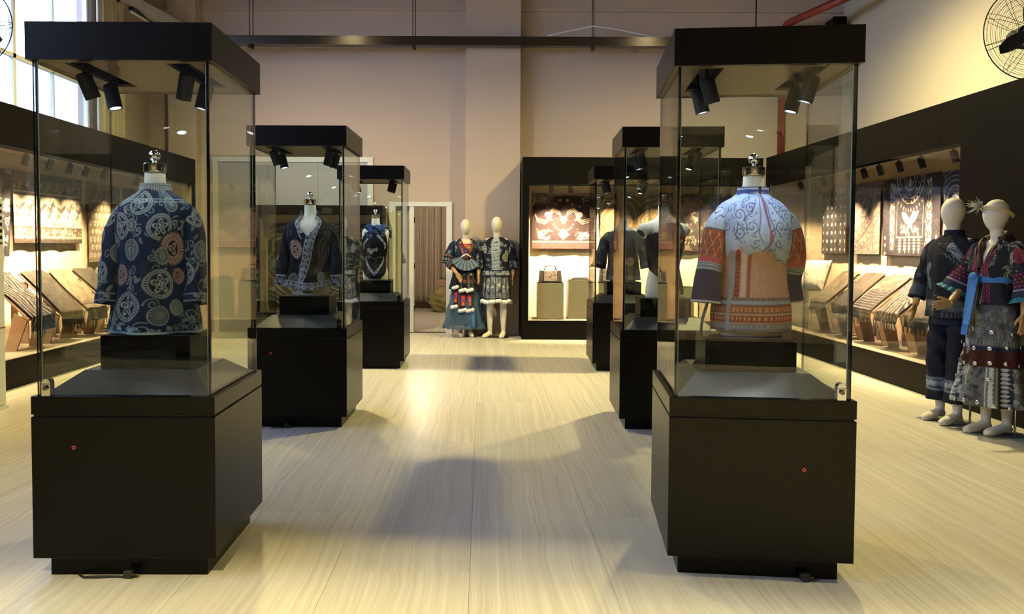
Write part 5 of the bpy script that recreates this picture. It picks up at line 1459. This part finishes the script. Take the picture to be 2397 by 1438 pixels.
hang('brown cloth with white loops, dots and a diamond flower on the back wall', d, 1.01, .89, (1.295, 13.37, 1.385), 0, seed=9, res=.006)
d = Dye(1.05, .95, (.075, .045, .024), .006); contour(d, [(-.2, .55, 1.0), (.3, .5, 1.1), (0, .1, .8)], .075, .22, (.20, .145, .09))
hang('tan cloth with pale concentric contours in the back display', d, 1.03, .93, (2.40, 13.37, 1.35), 0, seed=10)
d = Dye(.9, .95, BR, .007); d.scrolls(545, 60, .02, .05, WC)
hang('dark scrolled cloth in the corner of the back display', d, .9, .93, (3.55, 13.37, 1.35), 0, seed=11)
# low cabinet and the cabinet behind the camera
d = Dye(1.8, 1.4, (.040, .034, .030), .008); contour(d, [(-.45, .75, .9), (.5, .75, .9)], .085, .30, (.22, .19, .16), .07)
hang('dark cloth of wide swirls inside the low back cabinet', d, 1.74, 1.36, (-2.625, 13.50, .42), 0, seed=12, res=.012)
d = Dye(1.7, 1.2, (.03, .02, .02), .010); d.medallion(0, .6, .5, WH, 40, style=2); d.medallion(-.65, .25, .18, WH, 20, style=2); d.medallion(.65, .95, .18, WH, 20, style=2)
hang('dark cloth with a large sun wheel behind the camera', d, 1.7, 1.0, (-1.3, -3.99, 1.35), PI, seed=13, res=.015)
d = Dye(1.7, 1.2, (.10, .06, .04), .010); contour(d, [(-.3, .6, 1), (.5, .4, 1)], .10, .3, (.40, .32, .24))
hang('brown contour cloth behind the camera', d, 1.7, 1.0, (.9, -3.99, 1.35), PI, seed=14, res=.015)
d = Dye(1.0, 1.2, CI, .010); d.scrolls(546, 50, .03, .06, WH)
hang('dark scrolled cloth at the end of the cabinet behind the camera', d, 1.0, 1.0, (2.5, -3.99, 1.35), PI, seed=15, res=.015)

# ---------------- slanted stands with draped cloths
def slope_stand(label, loc, rz, wd=.50, zb=.78, zf=.36, dp=.50):
    """local: front -Y, origin on the deck"""
    t = thing('display_stand', label, 'display stand', loc, rz, 'slanted cloth stands in the wall displays')
    MB().hexa([(-wd / 2, -dp / 2, zf - .02), (wd / 2, -dp / 2, zf - .02), (wd / 2, dp / 2, zb - .02), (-wd / 2, dp / 2, zb - .02), (-wd / 2, -dp / 2, zf), (wd / 2, -dp / 2, zf), (wd / 2, dp / 2, zb), (-wd / 2, dp / 2, zb)]).build('sloping_board', M['stand_wood'], t)
    for sx in (-1, 1):
        x = sx * (wd / 2 - .02)
        MB().hexa([(x - .012, -.10, 0), (x + .012, -.10, 0), (x + .012, .02, 0), (x - .012, .02, 0), (x - .012, -dp / 2 + .02, zf - .02), (x + .012, -dp / 2 + .02, zf - .02), (x + .012, -dp / 2 + .16, zf + .06), (x - .012, -dp / 2 + .16, zf + .06)]).build('leg', M['stand_wood'], t)
        MB().box(x - .012, x + .012, dp / 2 - .10, dp / 2 - .03, 0, zb - .10).build('leg', M['stand_wood'], t)
    return t
def drape(label, dye, loc, rz, wd=.46, zb=.78, zf=.36, dp=.50, drop=.14, fringe=True, seed=0):
    L = math.hypot(dp, zb - zf); Lt = L + drop
    rg_ = np.random.RandomState(seed); ph = rg_.uniform(0, 6, 3)
    def shp(U, V):
        s_ = V - drop
        on = np.clip(s_ / L, 0, 1)
        y = -dp / 2 - .012 + on * dp; z = zf + .012 + on * (zb - zf) + np.minimum(s_, 0)
        wv = .006 * np.sin(14 * U + ph[0] + 6 * V) + .006 * np.sin(23 * U + ph[1])
        hang_ = np.clip(-s_ / drop, 0, 1)
        return U * (1 - .06 * hang_) + .02 * np.sin(6 * V + ph[2]), y - np.abs(wv) * 1.0 - .02 * hang_ * (1 + np.sin(17 * U + ph[0])) * .5, z + .008 + wv * .5
    t = thing('draped_cloth', label, 'cloth', loc, rz, 'cloths draped on slanted stands')
    sheet('cloth_body', wd, Lt, dye, M['cloth'], int(wd / .010), int(Lt / .010), shp, t)
    if fringe:
        f = MB()
        for k in range(36):
            x = -wd / 2 * .94 + wd * .94 * k / 35; y = -dp / 2 - .035 - .01 * math.sin(k)
            z = zf - drop + .025
            f.tube([(x, y, z), (x + .006 * math.sin(k * 2), y, z - .035), (x + .010 * math.sin(k * 3), y + .004, z - .07)], [.003, .003, .001], 4)
        f.build('fringe', M['straw'] if seed % 2 else M['navy'], t)['kind'] = 'stuff'
    return t
def dcloth(kind, seed):
    d = Dye(.52, .92, (.02, .018, .026), .007)
    if kind == 0:
        for k in range(20): d.rect(-.26, .26, .04 + k * .042, .052 + k * .042, (.20, .21, .26))
        d.rect(-.26, .26, .45, .9, (.10, .08, .07)); d.scrolls(seed, 40, .016, .03, (.42, .36, .30), y0=.45, y1=.9)
    elif kind == 1:
        contour(d, [(-.3, .3, .6), (.3, .7, .7)], .05, .4, (.30, .29, .29)); 
    elif kind == 2:
        d.im[:] = (.10, .085, .075); d.scrolls(seed, 60, .014, .03, (.03, .025, .03)); d.rect(-.26, .26, .08, .11, (.3, .27, .23))
    else:
        d.im[:] = (.34, .27, .20); d.scrolls(seed, 60, .014, .03, (.09, .07, .06)); d.rect(-.26, .26, .14, .16, (.08, .06, .05)); d.rect(-.26, .26, .22, .24, (.08, .06, .05))
    d.im *= .3
    return d
for i, (y, kd, txt) in enumerate(((8.55, 2, 'dark fringed cloth on the stand behind the mannequins'), (9.20, 1, 'swirled cloth on the stand under the bird cloth'), (9.80, 0, 'blue striped cloth on the stand under the bird cloth edge'), (10.42, 2, 'dark cloth on the stand under the crazed cloth'), (11.1, 3, 'fawn cloth on the far stand of the right display'))):
    slope_stand('tan slanted stand carrying the ' + txt.split(' on ')[0], (4.74, y, .29), -PI / 2, .50, .80, .40, .46)
    drape(txt, dcloth(kd, 600 + i), (4.74, y, .29), -PI / 2, .50, .80, .40, .46, .12, seed=i)
for i, (y, kd, txt) in enumerate(((8.95, 1, 'indigo leaf cloth on the stand nearest the air conditioner'), (9.62, 2, 'grey cloth on the stand under the banded cloth'), (10.22, 3, 'cream fringed cloth on the stand under the banded cloth'), (10.85, 2, 'brown cloth on the stand past the cream fringed one'), (11.5, 3, 'pale cloth on the farthest stand of the left display'))):
    slope_stand('tan slanted stand carrying the ' + txt.split(' on ')[0], (-5.02, y, .29), PI / 2, .50, .80, .34, .48)
    drape(txt, dcloth(kd, 620 + i), (-5.02, y, .29), PI / 2, .50, .80, .34, .48, .16, seed=i + 1)

# ---------------- plinth boxes, bags and books in the back display
def plinth_box(label, x0, x1, y0, y1, z0, z1):
    o = MB().box(-(x1 - x0) / 2, (x1 - x0) / 2, -(y1 - y0) / 2, (y1 - y0) / 2, 0, z1 - z0).build('plinth_box', M['pale_box'], None, bevel=.003, loc=((x0 + x1) / 2, (y0 + y1) / 2, z0))
    tag(o, label, 'plinth', 'plain plinth boxes in the displays')
    lip = MB().box(-(x1 - x0) / 2 - .002, (x1 - x0) / 2 + .002, -(y1 - y0) / 2 - .002, (y1 - y0) / 2 + .002, z1 - z0 - .018, z1 - z0).build('top_board', M['pale_box'], o)
plinth_box('pale plinth box under the dark handbag on the back wall', .86, 1.26, 12.86, 13.20, .29, .86)
plinth_box('pale plinth box under the books on the back wall', 1.34, 1.72, 12.95, 13.25, .29, .90)
plinth_box('pale plinth box under the round-handled bag on the back wall', 1.80, 2.14, 12.86, 13.2, .29, .86)
plinth_box('low pale plinth in the corner of the back display', 2.7, 3.3, 12.9, 13.25, .29, .80)
plinth_box('pale plinth box at the near end of the right display', 4.55, 4.95, 7.72, 8.10, .29, .98)
plinth_box('pale plinth under the floral cushions at the corner', 4.55, 5.0, 11.55, 12.35, .29, .82)
def handbag(label, loc, wd=.37, ht=.20, c=(.020, .016, .018)):
    t = thing('handbag', label, 'bag', loc)
    m = pm('bag_leather', c, rough=.5, scale=20)
    dd_ = Dye(.4, .3, (.16, .14, .13), .006); dd_.scrolls(700, 40, .012, .024, (.04, .035, .04), leaf=False)
    MB().hexa([(-wd / 2, -.07, 0), (wd / 2, -.07, 0), (wd / 2, .07, 0), (-wd / 2, .07, 0), (-wd / 2 + .02, -.045, ht), (wd / 2 - .02, -.045, ht), (wd / 2 - .02, .045, ht), (-wd / 2 + .02, .045, ht)]).build('bag_body', m, t, bevel=.012)
    sheet('front_panel', wd * .56, ht * .85, dd_, M['cloth'], 30, 20, lambda U, V: (U, -.0735 + .025 * V / ht, V + .015), t)
    MB().tube([(-.09, 0, ht - .01), (-.08, 0, ht + .045), (-.03, 0, ht + .062), (.03, 0, ht + .062), (.08, 0, ht + .045), (.09, 0, ht - .01)], .009, 8).build('handle', m, t, True)
    for x in (-.09, .09): MB().box(x - .012, x + .012, -.05, .05, ht - .004, ht + .006).build('handle_tab', m, t)
handbag('dark handbag with a printed panel on a plinth box', (1.06, 13.02, .86))
handbag('dark bag half hidden by the third right glass case', (1.97, 13.02, .86), .30, .24, (.03, .025, .025))
for k, (dz, w_, c, lb) in enumerate(((0, .26, (.10, .06, .05), 'brown book lying at the bottom of the pair on a plinth'), (.022, .24, (.28, .22, .16), 'fawn book lying on top of the brown book'))):
    t = thing('book', lb, 'book', (1.53, 13.08, .90 + dz), .05 * k)
    MB().box(-w_ / 2, w_ / 2, -.09, .09, .016, .021).box(-w_ / 2, w_ / 2, -.09, .09, 0, .004).box(-w_ / 2, -w_ / 2 + .004, -.09, .09, .004, .016).build('cover', pm('book_cover', c, rough=.6), t)
    MB().box(-w_ / 2 + .005, w_ / 2 - .005, -.085, .085, .004, .016).build('pages', M['white'], t)
def cushion(label, loc, rz, s_=.42, tilt=.35):
    dd_ = Dye(.5, .5, (.60, .56, .50), .006); dd_.scrolls(int(rz * 100) + 705, 22, .02, .05, (.12, .13, .20))
    U, V = np.meshgrid(np.linspace(-.5, .5, 44), np.linspace(-.5, .5, 44))
    puff = .085 * ((1 - (2 * U) ** 4) * (1 - (2 * V) ** 4)) ** .5
    ex = 1 + .06 * (np.abs(U * V) * 4)
    P1 = np.stack([U * s_ * ex, -puff, V * s_ * ex], -1); P2 = np.stack([U * s_ * ex, puff, V * s_ * ex], -1)
    o = thing('cushion', label, 'cushion', loc, rz, 'floral cushions')
    for nm, P in (('front_cover', P1), ('back_cover', P2)):
        P = P.copy(); P[..., 2] += s_ / 2 * 1.02
        y, z = P[..., 1].copy(), P[..., 2].copy(); P[..., 1] = y * math.cos(tilt) + z * math.sin(tilt); P[..., 2] = z * math.cos(tilt) - y * math.sin(tilt) + .02
        link_mesh(nm, gridmesh(nm, P, M['cloth'], colors=dd_.get(U * .5, (V + .5) * .5)), o)
cushion('cream floral cushion leaning at the far corner of the displays', (4.68, 12.10, .82), -1.1)
cushion('cream floral cushion beside the corner one', (4.66, 11.72, .82), -1.3)

# ================================================================== overhead services
t = thing('cable_tray', 'long galvanised cable tray hung in front of the back wall', 'cable tray', (0, 13.08, 4.56))
MB().box(-4.8, 4.72, -.006, 0, 0, .135).build('front_side', M['steel'], t)
MB().box(-4.8, 4.72, .16, .166, 0, .135).build('back_side', M['steel'], t)
MB().box(-4.8, 4.72, 0, .16, .0, .006).build('bottom', M['steel'], t)
MB().box(-4.8, 4.72, -.012, .002, .125, .137).build('rim', M['steel'], t)
for x in (-3.66, -1.10, 1.71, 4.27):
    h = MB().tube([(x - .015, .05, .135), (x - .015, .05, ZC - 4.56)], .007, 6).build('hanger_rod', M['steel'], t)
    MB().tube([(x + .02, .13, .135), (x + .02, .13, ZC - 4.56)], .007, 6).build('hanger_rod', M['steel'], t)
    MB().box(x - .02, x + .025, -.02, .18, -.035, -.012).build('clamp', M['matt'], t)
    MB().box(x - .012, x + .008, -.03, -.012, -.06, .0).build('clamp_bolt', M['matt'], t)
o = MB().tube([(1.0, 13.12, 4.72), (1.31, 13.11, 4.79), (1.70, 13.10, 4.87), (2.04, 13.10, 4.83), (2.6, 13.11, 4.72), (3.0, 13.12, 4.71)], .012, 6).build('slack_wire', M['white'], None, True)
tag(o, 'thin pale wire looped over a hanger rod above the tray', 'wire')
t = thing('sprinkler_pipe', 'red painted fire pipe rising in the right back corner', 'pipe', (4.80, 13.45, 2.0))
MB().tube([(0, 0, 0), (0, 0, 2.85), (.01, -.015, 2.93), (.04, -.08, 2.99), (.09, -.18, 3.01), (.88, -2.6, 3.10)], .060, 18).build('pipe_run', M['red'], t, True)
MB().tube([(0, 0, 2.55), (0, 0, 2.62)], .072, 18).build('coupling', M['red'], t, True)
MB().box(-.02, .02, -.10, -.05, 1.22, 1.30).tube([(0, -.07, 1.26), (-.10, -.09, 1.27)], .02, 8).build('valve', M['red'], t)
MB().tube([(0, 0, 1.27), (0, 0, 1.29)], .068, 18).build('pipe_clamp', M['matt'], t)
o = thing('junction_box', 'small dark box high in the right back corner', 'junction box', (5.62, 13.35, 4.75))
MB().box(-.10, .10, -.10, .22, 0, .32).build('box_body', M['matt'], o, bevel=.004); MB().box(-.11, .11, -.11, -.10, -.01, .33).build('box_lid', M['facade'], o)
t = thing('roof_brace', 'grey sloping steel brace at the upper left corner', 'brace', (-5.30, 11.9, 4.92))
MB().hexa([(-.05, 0, 0), (.07, 0, 0), (.65, 1.5, -.20), (.53, 1.5, -.20), (-.05, 0, .16), (.07, 0, .16), (.65, 1.5, -.02), (.53, 1.5, -.02)]).build('brace_bar', M['grey_panel'], t)
MB().box(-.12, .14, -.02, 0.0, -.06, .22).build('end_plate', M['steel'], t)
t = thing('tube_lamp', 'unlit white tube lamp near the upper left corner', 'lamp', (-5.12, 12.15, 4.80))
MB().tube([(0, 0, 0), (.03, .80, .0)], .020, 12).build('tube', M['white'], t, True)
MB().box(-.025, .055, -.02, .85, .022, .06).build('fitting', M['steel'], t)

# curtains
def curtain(label, p0, p1, z0, z1, folds=9, amp=.045, mat='curtain', n=None):
    p0, p1 = Vector((*p0, 0)), Vector((*p1, 0)); dv_ = p1 - p0; nrm = Vector((-dv_.y, dv_.x, 0)).normalized()
    u = np.linspace(0, 1, n or folds * 12); v = np.linspace(0, 1, 14)
    Ug, Vg = np.meshgrid(u, v)
    off = amp * (np.sin(2 * PI * folds * Ug + .5 * np.sin(9 * Ug)) + .25 * np.sin(2 * PI * folds * 2.3 * Ug)) * (.75 + .25 * (1 - Vg))
    P = np.stack([Ug * dv_.x + off * nrm.x, Ug * dv_.y + off * nrm.y, (z1 - z0) * Vg], -1)
    t = thing('curtain', label, 'curtain', (p0.x, p0.y, z0))
    o = link_mesh('fabric', gridmesh('fabric', P, M[mat]), t); s_ = o.modifiers.new('t', 'SOLIDIFY'); s_.thickness = .004
    MB().tube([(0, 0, z1 - z0 + .01), (dv_.x, dv_.y, z1 - z0 + .01)], .012, 8).build('rail', M['steel'], t)
curtain('beige pleated curtain gathered at the edge of the bright window', (-5.28, 11.48), (-5.22, 12.12), 2.80, 5.6, 6, .04)
curtain('long beige pleated curtain across the store room', (-2.6, 18.75), (-.95, 18.75), .16, 2.42, 12, .06)
curtain('pale curtain length at the side of the store room', (-.95, 18.85), (.6, 18.85), .62, 2.42, 6, .03)
o = thing('storage_box', 'pinkish brown box behind the olive sack in the store room', 'box', (-.55, 18.5, 0))
MB().box(-.45, .35, -.15, .20, 0, .66).build('carton', M['pink'], o, bevel=.004); MB().box(-.46, .36, -.16, .21, .60, .67).build('carton_lid', M['pink'], o, bevel=.004)
# sack
t = thing('sack', 'bulging olive sack tied at the top behind the doorway', 'sack', (-.82, 17.9, 0))
nv, nu = 60, 80
vv = np.linspace(0, 1, nv); aa = np.linspace(0, 2 * PI, nu, endpoint=False)
A, V = np.meshgrid(aa, vv)
rr = .34 * np.sin(PI * np.clip(V * .80 + .14, 0, 1)) ** .55 * (1 + .06 * np.sin(5 * A + 9 * V) + .04 * np.sin(11 * A - 14 * V) + .03 * np.sin(3 * A + 30 * V)) * (1 - .45 * np.clip((V - .82) / .18, 0, 1))
P = np.stack([rr * np.cos(A) * 1.05 + .06 * V, rr * np.sin(A) * .8, V * .60 + .015 * np.sin(7 * A + 12 * V) * V], -1)
P = np.concatenate([P[:1] * [.02, .02, 1], P, P[-1:] * [.05, .05, 1]], 0)
link_mesh('bag', gridmesh('bag', P, M['sack'], wrap=True), t)
MB().tube([(.06 + .15 * math.cos(a), .12 * math.sin(a), .585) for a in np.linspace(0, 2 * PI, 24)], .012, 6).build('tie', M['straw'], t, True)

# wall fans
def wall_fan(label, loc, rz, tilt, wall_dx, r=.40):
    t = thing('wall_fan', label, 'fan', loc, rz)
    cg = MB()
    for k in range(22):
        q = .07 + (r - .07) * k / 21.; y = -.10 * math.sqrt(max(0, 1 - (q / r) ** 2.2))
        pts = [(q * math.cos(a), y, q * math.sin(a)) for a in np.linspace(0, 2 * PI, 49)]
        cg.tube(pts, .0016 if k < 21 else .006, 4, cap=False)
        if k % 3 == 0: cg.tube([(p[0], -y * .9, p[2]) for p in pts], .0016, 4, cap=False)
    for k in range(9):
        for dq in (-.03, .03):
            a = 2 * PI * k / 9 + dq * 2
            for sg in (-1, 1):
                cg.tube([(q * math.cos(a), sg * .10 * math.sqrt(max(0, 1 - (q / r) ** 2.2)), q * math.sin(a)) for q in np.linspace(.05, r, 8)], .0024, 4)
    cg.build('cage', M['matt'], t)
    MB().tube([(0, -.06, 0), (0, .05, 0)], .055, 18).build('hub', M['matt'], t)
    MB().tube([(0, .05, 0), (0, .24, 0)], [.085, .075], 18).build('motor', M['matt'], t)
    for k in range(3):
        a = 2 * PI * k / 3 + math.radians(-150); ca, sa = math.cos(a), math.sin(a)
        P = np.zeros((10, 5, 3))
        for i, q in enumerate(np.linspace(.04, .33, 10)):
            wv = .055 * math.sin(PI * min(1, (q - .0) / .36)) ** .7 + .012
            for j, u in enumerate(np.linspace(-1, 1, 5)):
                P[i, j] = (q * ca - u * wv * sa, .02 * u - .01, q * sa + u * wv * ca)
        o = link_mesh('blade', gridmesh('blade', P, M['matt']), t); s_ = o.modifiers.new('t', 'SOLIDIFY'); s_.thickness = .003
    MB().tube([(0, .20, 0), (0, .30, -.05), (wall_dx, .34, -.10)], .022, 10).build('wall_arm', M['matt'], t, True)
    MB().box(wall_dx - .01, wall_dx + .01, .26, .42, -.25, .06).build('wall_plate', M['matt'], t)
wall_fan('black caged fan on the cream right wall', (5.02, 7.70, 3.41), 0, 0, .79, .43)
wall_fan('black caged fan in front of the bright left window', (-4.93, 8.05, 3.52), 0, 0, -.46)

# standing air conditioner
t = thing('air_conditioner', 'ivory standing air conditioner at the left edge', 'air conditioner', (-4.28, 6.88, 0), PI / 2)
MB().box(-.24, .24, -.17, .17, .03, 1.82).build('cabinet_body', M['ac'], t, bevel=.012)
MB().box(-.25, .25, -.18, .18, 0, .03).build('foot', M['ac'], t)
MB().box(-.205, .205, -.175, -.168, 1.42, 1.76).build('outlet', M['matt'], t)
for k in range(6): MB().box(-.20, .20, -.182, -.17, 1.435 + k * .055, 1.46 + k * .055).build('louvre', M['ac'], t, bevel=.003)
MB().box(.08, .235, -.1725, -.169, 1.28, 1.345).build('badge_plate', M['white'], t)
MB().box(-.235, .235, -.1725, -.169, .70, .708).build('panel_seam', M['steel'], t)
